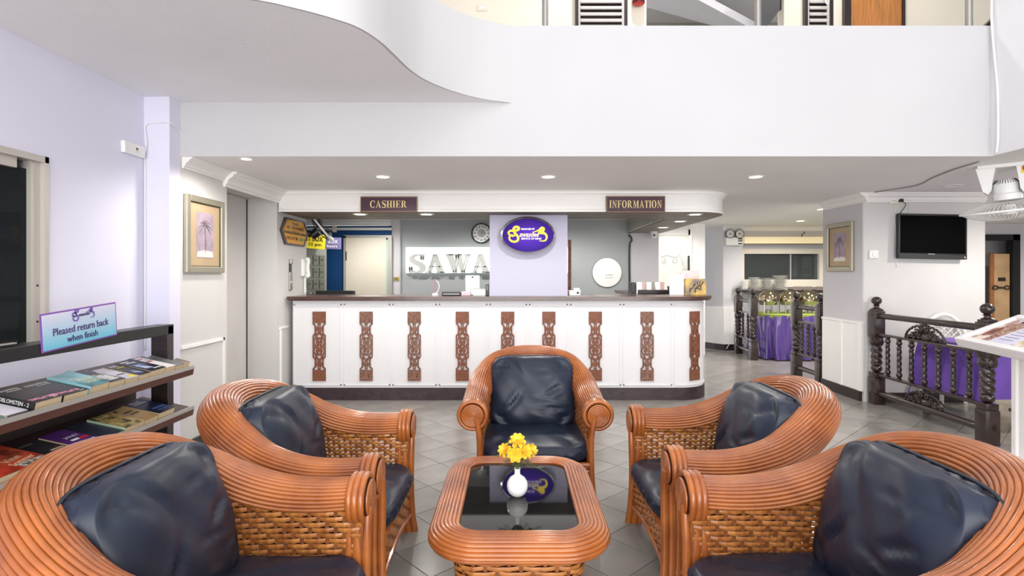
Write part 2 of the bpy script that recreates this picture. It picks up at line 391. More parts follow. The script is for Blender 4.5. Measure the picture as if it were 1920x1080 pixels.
# crown mouldings
def crown(mb, x0, y0, x1, y1, nx, ny, top=ZC, s=0.1):               # profile swept along a wall, (nx, ny) points into the room
    pr = [(0, -s*1.1), (s*.16, -s*1.1), (s*.18, -s*.92), (s*.3, -s*.88), (s*.36, -s*.62), (s*.55, -s*.46), (s*.74, -s*.34), (s*.76, -s*.2), (s*.9, -s*.18), (s, -s*.12), (s, 0), (0, 0)]
    n = len(pr); vs = []
    for (x, y) in ((x0, y0), (x1, y1)): vs += [(x+nx*p, y+ny*p, top+q) for p, q in pr]
    mb.add(vs, [tuple(range(n-1, -1, -1)), tuple(range(n, 2*n))]+[(i, (i+1) % n, n+(i+1) % n, n+i) for i in range(n)])
cm = MB()
crown(cm, XW, YB+.02, XW, Y1-.06, 1, 0, s=.075); crown(cm, XW, Y1-.06, XW, 5.7, 1, 0, s=.115); crown(cm, XW, 5.7, XW, 6.3, 1, 0, s=.06)
struct('trim_2', cm, M_trim)

# lower ceiling under the mezzanine (also right side under the gallery)
cl = MB().box(-4.2, YB+.003, ZC, 10, 12.5, ZC+.12).box(XR+.003, -3.6, ZC, 10, YB+.003, ZC+.12)
struct('ceiling_lower', cl, M_ceil)
# mezzanine front and right gallery face
struct('wall_mezzanine', MB().box(XW-.3, YB, ZC+.001, XR+.12, YB+.14, ZP), M_wall)
struct('wall_mezzanine_right', MB().box(XR, -3.6, ZC+.001, XR+.14, YB, 5.6), mat('white_wall_paint_right', (232, 231, 233), 0.75, spec=.2, var=(1.2, .02), bump=(14, .06)))
# curved balcony: soffit + parapet following the S curve
cv = [(-2.7, 2.27), (-2.1, 2.33), (-1.6, 2.40), (-1.21, 2.50), (-1.045, 2.58), (-.9, 2.68), (-.79, 2.79), (-.717, 2.96), (-.68, 3.13), (-.633, 3.36), (-.562, 3.55), (-.42, 3.75), (-.237, 3.91), (-.02, 4.012), (.04, YB+.01)]
cvp = [(p.x, p.y) for p in catmull([(x, y, 0) for x, y in cv], 5)]
sf = MB()
loop = [(XL-.1, YB+.02)] + cvp
n = len(cvp)
sf.add([(x, y, ZS) for x, y in cvp]+[(x, YB+.012, ZS) for x, y in cvp]+[(x, y, ZS+.1) for x, y in cvp]+[(x, YB+.012, ZS+.1) for x, y in cvp],
       [(i, i+1, n+i+1, n+i) for i in range(n-1)]+[(2*n+i, 3*n+i, 3*n+i+1, 2*n+i+1) for i in range(n-1)])
struct('ceiling_balcony', sf, M_soff)
pp = MB(); th = .12; inner = []
for i, (x, y) in enumerate(cvp):
    a = Vector(cvp[max(0, i-1)]); b = Vector(cvp[min(n-1, i+1)]); t = (b-a).normalized(); nn = Vector((-t.y, t.x))
    inner.append((x+nn.x*th, min(y+nn.y*th, YB+.1)))
pp.add([(x, y, ZS-.004) for x, y in cvp]+[(x, y, ZP) for x, y in cvp]+[(x, y, ZP) for x, y in inner]+[(x, y, ZS+.02) for x, y in inner],
       [f for i in range(n-1) for f in ((i, i+1, n+i+1, n+i), (n+i, n+i+1, 2*n+i+1, 2*n+i), (2*n+i, 2*n+i+1, 3*n+i+1, 3*n+i), (3*n+i, 3*n+i+1, i+1, i))])
struct('wall_balcony', pp, M_wall, smooth=30)

# upper storey seen over the parapet
YU = 6.3
up = MB(); up.box(-4.2, YU, ZC+.12, pX(1212, YU), YU+.15, 5.6); up.box(pX(1470, YU), YU, ZC+.12, 10, YU+.15, 5.6); up.box(pX(1212, YU), YU, ZC+.12, pX(1470, YU), YU+.15, 3.6)
struct('wall_upper_rear', up, M_cream)
struct('floor_upper', MB().box(-4.2, YB+.14, ZC+.12, 10, 12.5, ZC+.2), M_ceil)
struct('ceiling_upper', MB().box(-4.2, 2.8, 5.6, 10, 12.5, 5.7).box(-4.2, -3.6, 5.6, -1.4, 2.8, 5.7).box(3.2, -3.6, 5.6, 10, 2.8, 5.7), M_wall)
st = MB(); xa, xb = pX(1150, 7.2), pX(1440, 7.2)
st.add([(xa, 6.5, 5.1), (xa, 9.0, 5.9), (xb+.2, 9.0, 5.4), (xb+.2, 6.5, 3.9), (xa, 6.5, 5.2), (xa, 9, 6), (xb+.2, 9, 5.5), (xb+.2, 6.5, 4.0)], [(0,1,2,3),(7,6,5,4),(0,4,5,1),(1,5,6,2),(2,6,7,3),(3,7,4,0)])
struct('ceiling_stair', st, M_lgrey)
struct('wall_stair', MB().box(pX(1150, 9), 9.2, ZC+.2, pX(1480, 9), 9.3, 6), mat('stair_well_paint', (172, 168, 158), .6))

# reception back walls
YR = 8.66
struct('wall_reception_rear', MB().box(pX(738, YR), YR, 0, pX(1182, YR), YR+.1, ZC), M_grey)
struct('wall_reception_rear_right', MB().box(pX(1182, YR), YR-.02, 0, pX(1232, YR)+.02, YR+.1, ZC), M_lgrey)
struct('wall_reception_blue', MB().box(-4.2, YR-.12, 0, pX(739, YR)-.02, YR+.0, ZC-.11).box(-4.2, Y3, 0, -4.05, YR, ZC), M_blue)
cr = MB(); crown(cr, -4.0, YR-.1, pX(736, YR), YR-.1, 0, -1, s=.09)
struct('trim_3', cr, M_trim)
struct('wall_reception_strip', MB().box(pX(736, YR)-.04, YR-.08, 0, pX(752, YR), YR+.02, ZC), M_lgrey)
# back right: etched door wall, curved pier, hatch wall
YE = 9.3
struct('wall_rear_white', MB().box(pX(1293, YE), YE, 0, pX(1322, YE), YE+.3, ZC).box(2.31, YE, 2.12, pX(1293, YE)-.001, YE+.3, ZC).box(2.25, YR+.1, 0, 2.3, YE+.1, ZC), M_trim)
pier = MB(); YP = 9.85; px0, px1 = pX(1318, 10.2), pX(1392, YP)
pl = [(px0, 10.8), (px0, 10.25), (pX(1356, YP)-.12, 10.0), (pX(1356, YP), YP), (px1, YP), (px1, 10.8)]
pier.prism(pl, 0, ZC)
struct('wall_rear_pier', pier, M_lgrey)
pw = MB()
def off(pl, d): return [(x + (d if 0 else 0), y-d) for x, y in pl]
pw.prism([(x, y-.03) for x, y in pl], .11, .78)
struct('trim_4', pw, M_trim)
struct('baseboard_rear', MB().prism([(x, y-.045) for x, y in pl], 0, .11), M_dark)
YH = 10.05
hx0, hx1, hz0, hz1 = pX(1394, YH), pX(1534, YH), pZ(524, YH), pZ(476, YH)
hw = MB(); hw.box(px1, YH, 0, 10, YH+.12, hz0).box(px1, YH, hz1, 10, YH+.12, ZC).box(px1, YH, hz0, hx0, YH+.12, hz1).box(hx1, YH, hz0, 10, YH+.12, hz1)
struct('wall_rear', hw, M_lgrey)
cr = MB(); crown(cr, px1-.3, YH, 8, YH, 0, -1, s=.06); crown(cr, pX(1356, YP), YP, px1, YP, 0, -1, s=.07); struct('trim_5', cr, M_trim)
wn = struct('window_1', MB().box(hx0-.04, YH-.04, hz0-.14, hx1+.14, YH, hz0-.0).box(hx0-.04, YH-.04, hz1, hx1+.14, YH, hz1+.09).box(hx0-.04, YH-.04, hz0, hx0, YH, hz1).box(hx1, YH-.04, hz0, hx1+.14, YH, hz1), M_cream)
kx = pX(1483, YH)
M_hg = mat('hatch_glass', (150, 156, 156), .02, trans=.85, spec=.5, ior=1.15)
ob('glass_pane', MB().box(hx0, YH+.02, hz0, kx, YH+.03, hz1), M_hg, wn); ob('glass_pane', MB().box(kx-.03, YH+.04, hz0, hx1, YH+.05, hz1), M_hg, wn)
struct('wall_kitchen', MB().box(3.6, 12.3, 0, 8, 12.4, ZC), mat('kitchen_wall_grey', (92, 96, 94), .6))
ob('pane_edge', MB().box(kx-.012, YH+.01, hz0, kx+.012, YH+.035, hz1), M_alu, wn)
# TV pillar
YT, xt0, xt1 = 5.85, pX(1620, 5.85), pX(1847, 5.85); YTb = pY(1545, xt0)
struct('wall_pillar', MB().box(xt0, YT, 0, xt1, YTb, ZC), M_warm)
struct('wall_pillar_face', MB().box(xt0-.012, YT+.004, .85, xt0, YTb, ZC-.07), M_lgrey)
struct('baseboard_pillar', MB().box(xt0-.035, YT+.03, 0, xt0, YTb+.01, .11).box(xt0+.2, YT-.03, 0, xt1, YT, .10), M_dark)
tp = MB().box(xt0-.02, YT+.01, .11, xt0, YTb+.005, .84).box(xt0-.032, YT, .11, xt0-.015, YT+.07, .83).box(xt0-.032, YTb-.4, .11, xt0-.015, YTb-.36, .83).box(xt0-.03, YT, .83, xt0, YTb+.005, .855)
struct('trim_6', tp, M_trim)
cr = MB(); crown(cr, xt0-.0, YT, xt1, YT, 0, -1, s=.085); crown(cr, xt0, YTb, xt0, YT-.07, -1, 0, s=.085); struct('trim_7', cr, M_trim)
# far right washroom wall with door opening
YF = 9.4; f0, f1 = pX(1846, YF), pX(1908, YF)
fw = MB().box(7.2, YF, 0, f0-.25, YF+.1, ZC).box(f1, YF, 0, 10, YF+.1, ZC).box(f0-.25, YF, 2.0, f1, YF+.1, ZC)
struct('wall_right_rear', fw, M_lgrey)
struct('wall_right', MB().box(9.9, -3.6, 0, 10, 12.5, ZC), M_wall)
struct('wall_washroom', MB().box(7.4, 11.2, 0, 9.6, 11.3, ZC).box(9.5, 9.5, 0, 9.6, 11.3, ZC), mat('washroom_paint', (152, 172, 178), .6))
dr = struct('door_2', MB().box(f0-.25, YF-.03, 0, f0-.17, YF+.11, 2.0).box(f1-.1, YF-.03, 0, f1+.02, YF+.11, 2.05).box(f0-.25, YF-.03, 1.95, f1+.02, YF+.11, 2.05), M_black)
lv = MB().box(f1-.38, YF+.02, 0, f1-.12, YF+.05, 1.72)
ob('door_leaf', lv, mat('pale_wood', (196, 160, 118), .5, var=(4, .15)), dr)
ob('door_leaf_side', MB().box(f1-.44, YF+.03, 0, f1-.38, YF+.06, 1.73), mat('mid_wood', (150, 96, 56), .5), dr)
hd = MB()
for sx in (-.1, .1): hd.tube([(f1-.28+sx+.045*math.cos(a), YF-.0, 1.14+.03*math.sin(a)) for a in [2*PI*k/16 for k in range(16)]], .009, 6, closed=True)
hd.box(f1-.33, YF-.005, 1.125, f1-.23, YF+.01, 1.15)
ob('door_handle', hd, M_black, dr); ob('lock_plate', MB().box(f1-.32, YF+.005, 1.25, f1-.2, YF+.022, 1.31), M_black, dr)
# ------------------------------------------------------------------ window on the left wall
wn = struct('window_2', MB().box(XL-.1, Yw1-.025, Zw0, XL+.012, Yw1, Zw1).box(XL-.1, Yw0, Zw1-.035, XL+.012, Yw1, Zw1).box(XL-.1, Yw0, Zw0, XL+.012, Yw1, Zw0+.03).box(XL-.1, Yw0, Zw0, XL+.012, Yw0+.04, Zw1), M_winal)
ob('sash', MB().box(XL-.06, Yw1-.085, Zw0+.03, XL-.015, Yw1-.025, Zw1-.035).box(XL-.06, Yw0+.04, Zw1-.09, XL-.015, Yw1-.17, Zw1-.035).box(XL-.06, Yw0+.04, Zw0+.03, XL-.015, Yw1-.17, Zw0+.07).box(XL-.06, Yw0+.04, Zw0+.03, XL-.015, Yw0+.08, Zw1-.035), M_winal, wn)
ob('glass_pane', MB().box(XL-.045, Yw0+.08, Zw0+.06, XL-.04, Yw1-.08, Zw1-.08), mat('tinted_window_glass', (70, 76, 78), .02, trans=.75, spec=.5, ior=1.12), wn)
for z in (1.10, 1.30): ob('screw', MB().lathe([(.006, 0), (.006, .003), (0.001, .004)], 8, Matrix.Translation((XL-.015, Yw1-.045, z)) @ Matrix.Rotation(PI/2, 4, 'Y')), M_black, wn)
cu = MB(); 
def curt(u, v):
    y = 1.3+(3.05-1.3)*u; return Vector((XL-.24+.035*math.sin(u*62+1.2*math.sin(v*3)), y, .7+v*1.5))
cu.grid(curt, 120, 8)
o = ob('curtain', cu, mat('grey_curtain', (120, 128, 130), .8, var=(9, .3), stretch=(1, 1, 5)), smooth='all')
tag(o, 'grey gathered curtain behind the dark window at the left edge', 'curtain')
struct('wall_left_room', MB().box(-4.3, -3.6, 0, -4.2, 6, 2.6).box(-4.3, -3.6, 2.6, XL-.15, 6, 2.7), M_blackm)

# ------------------------------------------------------------------ reception canopy
YC0, YC1, ZK = 5.68, 6.45, 2.014
CX = 2.31; rr = .42; CI = 1.80
def arc(cx, cy, r, a0, a1, n=10): return [(cx+r*math.cos(R(a0+(a1-a0)*k/n)), cy+r*math.sin(R(a0+(a1-a0)*k/n))) for k in range(n+1)]
x0c = pX(548, YC0)
def canopy_outline(e=0.0): return [(XW+.01, YC0-e), *arc(CX-rr, YC0+rr, rr+e, -90, 0, 12), (CX+e, YR-.05)]
def canopy_poly(e=0.0, ei=0.0):
    return canopy_outline(e) + [(CI-ei, YR-.05), (CI-ei, YC1+ei), (XW+.01, YC1+ei)]
can = thing('reception_canopy', 'white rounded canopy with brown underside over the reception counter', 'canopy', (0, 6, ZK))
def L(mb): 
    mb.v = [(v[0], v[1]-6, v[2]-ZK) for v in mb.v]; return mb
ob('fascia_body', L(MB().prism(canopy_poly(), ZK+.012, ZC)), M_trim, can, smooth=30)
ob('underside_board', L(MB().prism(canopy_poly(-.006, -.004), ZK, ZK+.014)), mat('canopy_underside', (128, 114, 102), .5, var=(5, .2)), can)
mo = MB(); ol = canopy_outline(0)
def sweep(mb, path, prof):
    n = len(prof); P = [Vector(p) for p in path]; vs = []
    for i, p in enumerate(P):
        t = (P[min(i+1, len(P)-1)]-P[max(0, i-1)]).normalized(); nn = Vector((t.y, -t.x))
        vs += [(p.x+nn.x*a, p.y+nn.y*a, b) for a, b in prof]
    mb.add(vs, [(i*n+k, i*n+(k+1) % n, (i+1)*n+(k+1) % n, (i+1)*n+k) for i in range(len(P)-1) for k in range(n)]+[tuple(range(n-1, -1, -1)), tuple((len(P)-1)*n+k for k in range(n))])
sweep(mo, ol, [(0, ZC-.055), (.012, ZC-.055), (.016, ZC-.04), (.03, ZC-.03), (.034, ZC-.012), (.045, ZC-.008), (.045, ZC-.001), (0, ZC-.001)])
ob('cornice', L(mo), M_trim, can, smooth=30)
mo = MB(); sweep(mo, ol, [(0, ZK-.002), (.012, ZK-.002), (.012, ZK+.016), (0, ZK+.03)]); ob('lower_bead', L(mo), M_trim, can, smooth=30)
ob('inner_facing', L(MB().box(CI-.006, YC1, ZK+.02, CI, YR-.05, ZC-.001).box(XW+.02, YC1, ZK+.02, CI, YC1+.006, ZC-.001)), mat('greenish_board', (168, 170, 158), .5, var=(4, .2), stretch=(1, 8, 1)), can)

# ------------------------------------------------------------------ reception counter
YK = 5.93; KX = 2.17; kr = .36
cnt = thing('reception_counter', 'long white reception counter with brown carved panels and wooden top', 'counter', (0, YK, 0))
def LK(mb): mb.v = [(v[0], v[1]-YK, v[2]) for v in mb.v]; return mb
xk0 = pX(549, YK)
def k_out(e=0.0): return [(xk0-(e if e < .06 else .0), YK-e), *arc(KX-kr, YK+kr, kr+e, -90, 0, 12), (KX+e, YR-.3)]
def k_poly(e=0.0, dpt=.5): return k_out(e)+[(KX-dpt, YR-.3), (KX-dpt, YK+dpt), (xk0, YK+dpt)]
ob('counter_body', LK(MB().prism(k_poly(), .13, 1.085)), mat('white_counter_paint', (230, 229, 231), .45, spec=.4, bump=(5, .03)), cnt, smooth=30)
ob('kickboard', LK(MB().prism(k_poly(.012), .0, .135)), M_kick, cnt, smooth=30)
tp_ = k_out(.085); tp_[0] = (xk0-.03, YK-.085)
mt_ = MB(); mt_.prism(tp_+[(KX-.62, YR-.3), (KX-.62, YK+.62), (xk0-.03, YK+.62)], 1.094, 1.125)
t2 = k_out(.07); t2[0] = (xk0-.02, YK-.07)
mt_.prism(t2+[(KX-.6, YR-.3), (KX-.6, YK+.6), (xk0-.02, YK+.6)], 1.08, 1.095)
ob('countertop', LK(mt_), M_top, cnt, smooth=30)
ob('inner_desk', LK(MB().box(xk0, YK+.5, .72, 1.5, YK+.95, .75)), M_top, cnt)
# raised panel frames: nine panels, the last on the curve
divs = [549, 643, 734, 821, 916, 990, 1067, 1166, 1262]
pm = MB()
for a, b in zip(divs, divs[1:]):
    xa, xb = pX(a, YK)+.02, pX(b, YK)-.02
    mould(pm, [(xa, .165), (xa, 1.035), (xb, 1.035), (xb, .165), (xa, .165)], wd=.012, th=.008, nrm='y', at=YK)
po = k_out(.0)[1:-1]; xa = pX(1262, YK)+.02
ob('panel_moulding', LK(pm), mat('counter_moulding', (234, 233, 235), .45), cnt)
mo = MB(); crv = [(xa, YK)]+[p for p in po]+[(KX, YK+.6)]
for z in (.165, 1.035): sweep(mo, crv, [(0, z-.006), (.008, z-.006), (.008, z+.006), (0, z+.006)])
ob('panel_moulding', LK(mo), MATS['counter_moulding'], cnt)
ob('panel_moulding', LK(MB().box(xa-.006, YK-.008, .165, xa+.006, YK, 1.035)), MATS['counter_moulding'], cnt)
# fretwork plates cut from a 2D curve with holes
def fret_mesh(name, m, depth=.012):
    k = .75/935.0
    OUT = [(-88, 0), (88, 0), (88, 165), (62, 195), (60, 285), (88, 322), (88, 613), (60, 650), (62, 740), (88, 770), (88, 935), (-88, 935), (-88, 770), (-62, 740), (-60, 650), (-88, 613), (-88, 322), (-60, 285), (-62, 195), (-88, 165)]
    def ell(cx, cy, rx, ry, n=10): return [(cx+rx*math.cos(2*PI*i/n), cy+ry*math.sin(2*PI*i/n)) for i in range(n)]
    def cres(cx, cy, r, t, s):
        o = [(cx+s*r*math.cos(R(a)), cy+r*1.15*math.sin(R(a))) for a in range(-80, 81, 20)]
        return o+[(cx+s*(r-t)*math.cos(R(a))-s*2, cy+r*.75*math.sin(R(a))) for a in range(80, -81, -20)]
    holes = []
    for s in (-1, 1):
        holes += [[(s*72, 153), (s*20, 153), (s*20, 222)], [(s*18, 245), (s*38, 262), (s*46, 288), (s*26, 292)], cres(s*30, 412, 34, 15, s),
                  [(s*72, 330), (s*52, 332), (s*50, 345), (s*60, 350), (s*60, 376), (s*72, 384)]]
    holes += [ell(0, 190, 7, 24), [(-30, 336), (-18, 318), (0, 306), (18, 318), (30, 336), (14, 346), (-14, 346)], [(-20, 376), (20, 376), (0, 402)]]
    full = holes+[[(x, 940-y) for x, y in h] for h in holes]+[ell(0, 470, 16, 16, 4), [(76, 456), (76, 484), (54, 470)], [(-76, 456), (-76, 484), (-54, 470)]]
    cu = bpy.data.curves.new('f', 'CURVE'); cu.dimensions = '2D'; cu.fill_mode = 'BOTH'; cu.extrude = depth/2
    for pts in [OUT]+full:
        sp = cu.splines.new('POLY'); sp.points.add(len(pts)-1); sp.use_cyclic_u = True
        for p, q in zip(sp.points, pts): p.co = (q[0]*k, (467-q[1])*k, 0, 1)
    o = bpy.data.objects.new('f', cu); C.objects.link(o); dg = bpy.context.evaluated_depsgraph_get()
    me = bpy.data.meshes.new_from_object(o.evaluated_get(dg)); bpy.data.objects.remove(o)
    me.materials.clear(); me.materials.append(m); me.name = name; return me
fm1, fm2 = fret_mesh('fretwork_panel', M_fret), fret_mesh('fretwork_panel', M_fretm)
for i, u in enumerate((599, 687, 777, 867, 952, 1029, 1116, 1213)):
    o = ob('fretwork_panel', fm2 if i in (1, 2, 7) else fm1, None, cnt, loc=(pX(u, YK), -.009, .585), rot=(PI/2, 0, 0))
a = R(-62); o = ob('fretwork_panel', fm1, None, cnt, loc=(KX-kr+(kr+.009)*math.cos(a), kr+(kr+.009)*math.sin(a), .585), rot=(PI/2, 0, a+PI/2))
# white column standing on the counter
yc0, yc1 = 6.0, 6.42; xc0, xc1 = pX(918, yc0), pX(1064, yc0)
struct('wall_reception_column', MB().box(xc0, yc0, 1.12, xc1, yc1, ZK+.002), mat('lavender_column_paint', (194, 192, 212), .7, spec=.2, bump=(14, .06)))

# ------------------------------------------------------------------ downlights
def downlight(x, y, z, label, lit=True, r=.062, power=8, group=None):
    t = thing('downlight', label, 'ceiling light', (x, y, z), group=group)
    ring = MB().lathe([(r*.78, .0), (r*.8, -.006), (r, -.006), (r*1.12, -.002), (r*1.14, .0)], 24, cap=False)
    ob('trim_ring', ring, M_white, t, smooth=True)
    ob('lens', MB().lathe([(0.001, -.003), (r*.5, -.0035), (r*.8, -.001)], 24, cap=False), M_lamp if lit else M_lamp0, t, smooth=True)
    if lit and power: spot((x, y, z-.03), power)
for u, v, lab in ((462, 297.5, 'round downlight just above the framed picture on the left wall'), (718, 331, 'round ceiling downlight before the cashier sign'), (1028, 331, 'round ceiling downlight before the purple oval sign'), (1417, 331, 'round ceiling downlight right of the canopy corner')):
    y = (ZC-H)*F/(V0-v); downlight(pX(u, y), y, ZC, lab, power=13 if u > 500 else 9, r=.07 if u > 500 else .045)
for u, v, lab, lit in ((1501, 414, 'round downlight in the ceiling before the serving hatch', True), (1541, 392, 'small downlight beside the pillar crown moulding', True), (1786, 348, 'unlit round downlight above the television', False)):
    y = (ZC-H)*F/(V0-v); downlight(pX(u, y), y, ZC, lab, lit, power=18, r=.075)
for u, lab in ((693, 'inner office downlight below the cashier sign'), (897, 'inner office downlight near the wall clock'), (1085, 'inner office downlight right of the white column')):
    y = 7.7; downlight(pX(u, y), y, ZC, lab, power=15, r=.075)
for x, y, lab in ((pX(672, 5.84), 5.9, 'canopy downlight at the left end of the cashier sign'), (pX(798, 5.84), 5.9, 'canopy downlight right of the cashier sign'), (1.97, 5.92, 'canopy downlight nearest the rounded corner'), (2.04, 6.68, 'middle downlight of the canopy return'), (2.07, 7.55, 'rear downlight of the canopy return')):
    downlight(x, y, ZK, lab, power=3.2, r=.075)
# added spots without fixtures that brighten the dining area out of view
for x, y in ((5.2, 8.0), (6.2, 6.2), (5.0, 4.6), (7.6, 8.0), (6.5, 2.5)): spot((x, y, ZC-.05), 22, (1, .95, .88))
spot((8.2, 10.4, 2.1), 14); spot((1.3, 5.4, 5.5), 22, ang=170); spot((3.6, 5.4, 5.5), 14, ang=170); spot((3.4, 7.8, 5.0), 8, ang=170)  # further added spots without fixtures: washroom, upper storey, stair

# ------------------------------------------------------------------ signs on the canopy and column
def sign_board(u0, u1, v0, v1, txt, label):
    y = YC0-.006; x0, x1, z1, z0 = pX(u0, y), pX(u1, y), pZ(v0, y), pZ(v1, y)
    t = thing('department_sign', label, 'sign', ((x0+x1)/2, y, (z0+z1)/2)); W, Hh = x1-x0, z1-z0
    ob('board', MB().bbox(-W/2, -.028, -Hh/2, W/2, -.008, Hh/2, .003), M_plum, t)
    b = MB()
    for s in (-1, 1): b.box(-W/2+.001, -.0295, s*(Hh/2-.006)-.0025, W/2-.001, -.027, s*(Hh/2-.006)+.0025); b.box(s*(W/2-.005)-.002, -.0295, -Hh/2+.004, s*(W/2-.005)+.002, -.027, Hh/2-.004)
    ob('gold_border', b, mat('dull_gold', (176, 140, 84), .5), t)
    ob('lettering', serif_text(txt, W*(.66 if len(txt) < 9 else .9), Hh*.46, M_gold), None, t, loc=(0, -.028, 0), rot=(PI/2, 0, 0))
sign_board(677, 783, 369, 398, 'CASHIER', 'plum sign with cream CASHIER lettering on the white canopy')
sign_board(1136, 1246, 368, 399, 'INFORMATION', 'plum sign with cream INFORMATION lettering on the white canopy')
# oval light box
y = 5.9; t = thing('oval_sign', 'purple oval light box with yellow script hanging on the white column', 'sign', (pX(990, y), y, pZ(441, y)))
def oval(rx, rz, y0, y1, n=48): return MB().prism([(rx*math.cos(2*PI*k/n), rz*math.sin(2*PI*k/n)) for k in range(n)], y0, y1, 'y')
orx, orz = 50*y/F, 33.5*y/F
ob('case', oval(orx, orz, 0, .085), M_steel, t, smooth=30)
ring = MB(); ring.tube([(orx*.985*math.cos(2*PI*k/60), -.004, orz*.98*math.sin(2*PI*k/60)) for k in range(60)], .012, 8, closed=True); ob('chrome_rim', ring, M_chrome, t, smooth=True)
mp = mat('purple_lit_panel', (70, 40, 160), .6, spec=.12, emit=((84, 44, 190), .12)); 
nt = mp.node_tree; bs = nt.nodes['Principled BSDF']; tc = nt.nodes.new('ShaderNodeTexCoord'); ma = nt.nodes.new('ShaderNodeMapping'); gr = nt.nodes.new('ShaderNodeTexGradient'); gr.gradient_type = 'SPHERICAL'
ma.inputs['Scale'].default_value = (1/orx, 1, 1/orz); nt.links.new(tc.outputs['Object'], ma.inputs[0]); nt.links.new(ma.outputs[0], gr.inputs[0])
rp = nt.nodes.new('ShaderNodeValToRGB'); rp.color_ramp.elements[0].color = lin((44, 20, 112)); rp.color_ramp.elements[1].color = lin((92, 50, 190)); nt.links.new(gr.outputs['Fac'], rp.inputs[0])
nt.links.new(rp.outputs[0], bs.inputs['Base Color']); nt.links.new(rp.outputs[0], bs.inputs['Emission Color'])
ob('lit_panel', oval(orx*.955, orz*.94, -.008, .0), mp, t)
M_ye = mat('sign_yellow', (250, 226, 60), .5, emit=((250, 226, 60), .25)); M_we = mat('sign_white', (250, 246, 235), .5, emit=((255, 250, 235), .3))
script_logo(.42, M_ye, mat('sign_cream', (250, 240, 170), .5, emit=((250, 240, 170), .25)), t, (-.005, -.009, .0), (PI/2, 0, 0))
write('MANAGED BY', .145, .02, M_we, t, (-.0, -.0095, .066), bold=.0015)
write('SERVICE OF MIND', .22, .02, M_we, t, (.035, -.0095, -.038), bold=.0015)
ob('hanging_wire', MB().tube([(.0, .03, orz), (.0, .03, ZK-pZ(441, y)-.003)], .003, 6), M_steel, t)
# ------------------------------------------------------------------ rattan armchairs
def weave(mb_w, mb_s, surf, zt, n_st, z0, pitch, amp=.0045, hgt=.0155, closed=False, out_n=None):
    # surf(s, z) -> point; zt(s) -> top height.  twill of flat strands round upright stakes
    def nrm(s, z):
        e = .004; a = surf(min(1, s+e), z)-surf(max(0, s-e), z); b = surf(s, z+.01)-surf(s, z-.01)
        n = a.cross(b); return n.normalized() if n.length > 1e-9 else Vector((0, 1, 0))
    rows = int((max(zt(k/60) for k in range(61))-z0)/pitch)
    for j in range(rows):
        z = z0+pitch*(j+.5); run = []
        def flush():
            if len(run) > 1:
                vs = []; fs = []
                for p, n, up in run:
                    h = up*hgt/2; t = n*.0022
                    vs += [p+h+t*.2, p+t, p-h+t*.2, p-h-t*.2, p-t, p+h-t*.2]
                for i in range(len(run)-1):
                    for k in range(6): fs.append((i*6+k, i*6+(k+1) % 6, i*6+6+(k+1) % 6, i*6+6+k))
                mb_w.add(vs, fs)
            run.clear()
        for k in range(2*n_st+1):
            s = k/(2*n_st)
            if z > zt(s): flush(); continue
            def sg(i): return 1 if ((i+j) % 3) else -1
            o = sg(k//2) if k % 2 == 0 else (sg(k//2)+sg(k//2+1))*.35
            n = nrm(s, z); up = (surf(s, z+.01)-surf(s, z-.01)).normalized()
            run.append((surf(s, z)+n*amp*o, n, up))
        flush()
    for k in range(n_st+1):
        s = k/n_st; top = zt(s)
        if top-z0 < .02: continue
        m = max(2, int((top-z0)/.08)); vs = []; fs = []
        for i in range(m+1):
            z = z0+(top-z0)*i/m; n = nrm(s, z); a = (surf(min(1, s+.004), z)-surf(max(0, s-.004), z)).normalized(); p = surf(s, z)
            vs += [p-a*.0065+n*.001, p+a*.0065+n*.001, p+a*.0065-n*.001, p-a*.0065-n*.001]
        for i in range(m):
            for q in range(4): fs.append((i*4+q, i*4+(q+1) % 4, i*4+4+(q+1) % 4, i*4+4+q))
        mb_s.add(vs, fs)

RIM = [(-.362, -.425, .55), (-.365, -.26, .54), (-.364, -.11, .550), (-.352, .035, .592), (-.317, .155, .660), (-.243, .262, .726), (-.13, .327, .757), (0, .345, .766)]
RIM = RIM + [(-x, y, z) for x, y, z in RIM[-2::-1]]
rim_c = resample(catmull(RIM, 12), 81)
def rim_r(i): 
    s = abs(i/80-.5)*2; return .082-.014*s**2
def rim_frame(i):
    t = (rim_c[min(i+1, 80)]-rim_c[max(i-1, 0)]).normalized()
    o = Vector((-t.y, t.x, 0)).normalized()                       # towards the outside of the U
    return t, o, o.cross(t).normalized() if o.cross(t).z > 0 else t.cross(o).normalized()
def rim_pt(i, ang, k=1.0):
    t, o, u = rim_frame(i); r = rim_r(i)*k
    return rim_c[i]+o*math.cos(ang)*r+u*math.sin(ang)*r
top_edge = [rim_pt(i, R(186), .95) for i in range(81)]
BOT = [(-.325, -.40, .09), (-.325, -.1, .09), (-.305, .08, .09), (-.22, .20, .09), (0, .25, .09)]
BOT = BOT+[(-x, y, z) for x, y, z in BOT[-2::-1]]
bot_edge = resample(catmull(BOT, 10), 81)
def lerp_list(L_, s):
    f = max(0, min(1, s))*(len(L_)-1); i = min(int(f), len(L_)-2); return L_[i].lerp(L_[i+1], f-i)
def chair_surf(s, z):
    a, b = lerp_list(bot_edge, s), lerp_list(top_edge, s); t = (z-a.z)/(b.z-a.z)
    p = a.lerp(b, t); q = .03*t*(1-t)*4*(.35)                       # slight outward belly
    return p
def chair_zt(s): return lerp_list(top_edge, s).z+.004

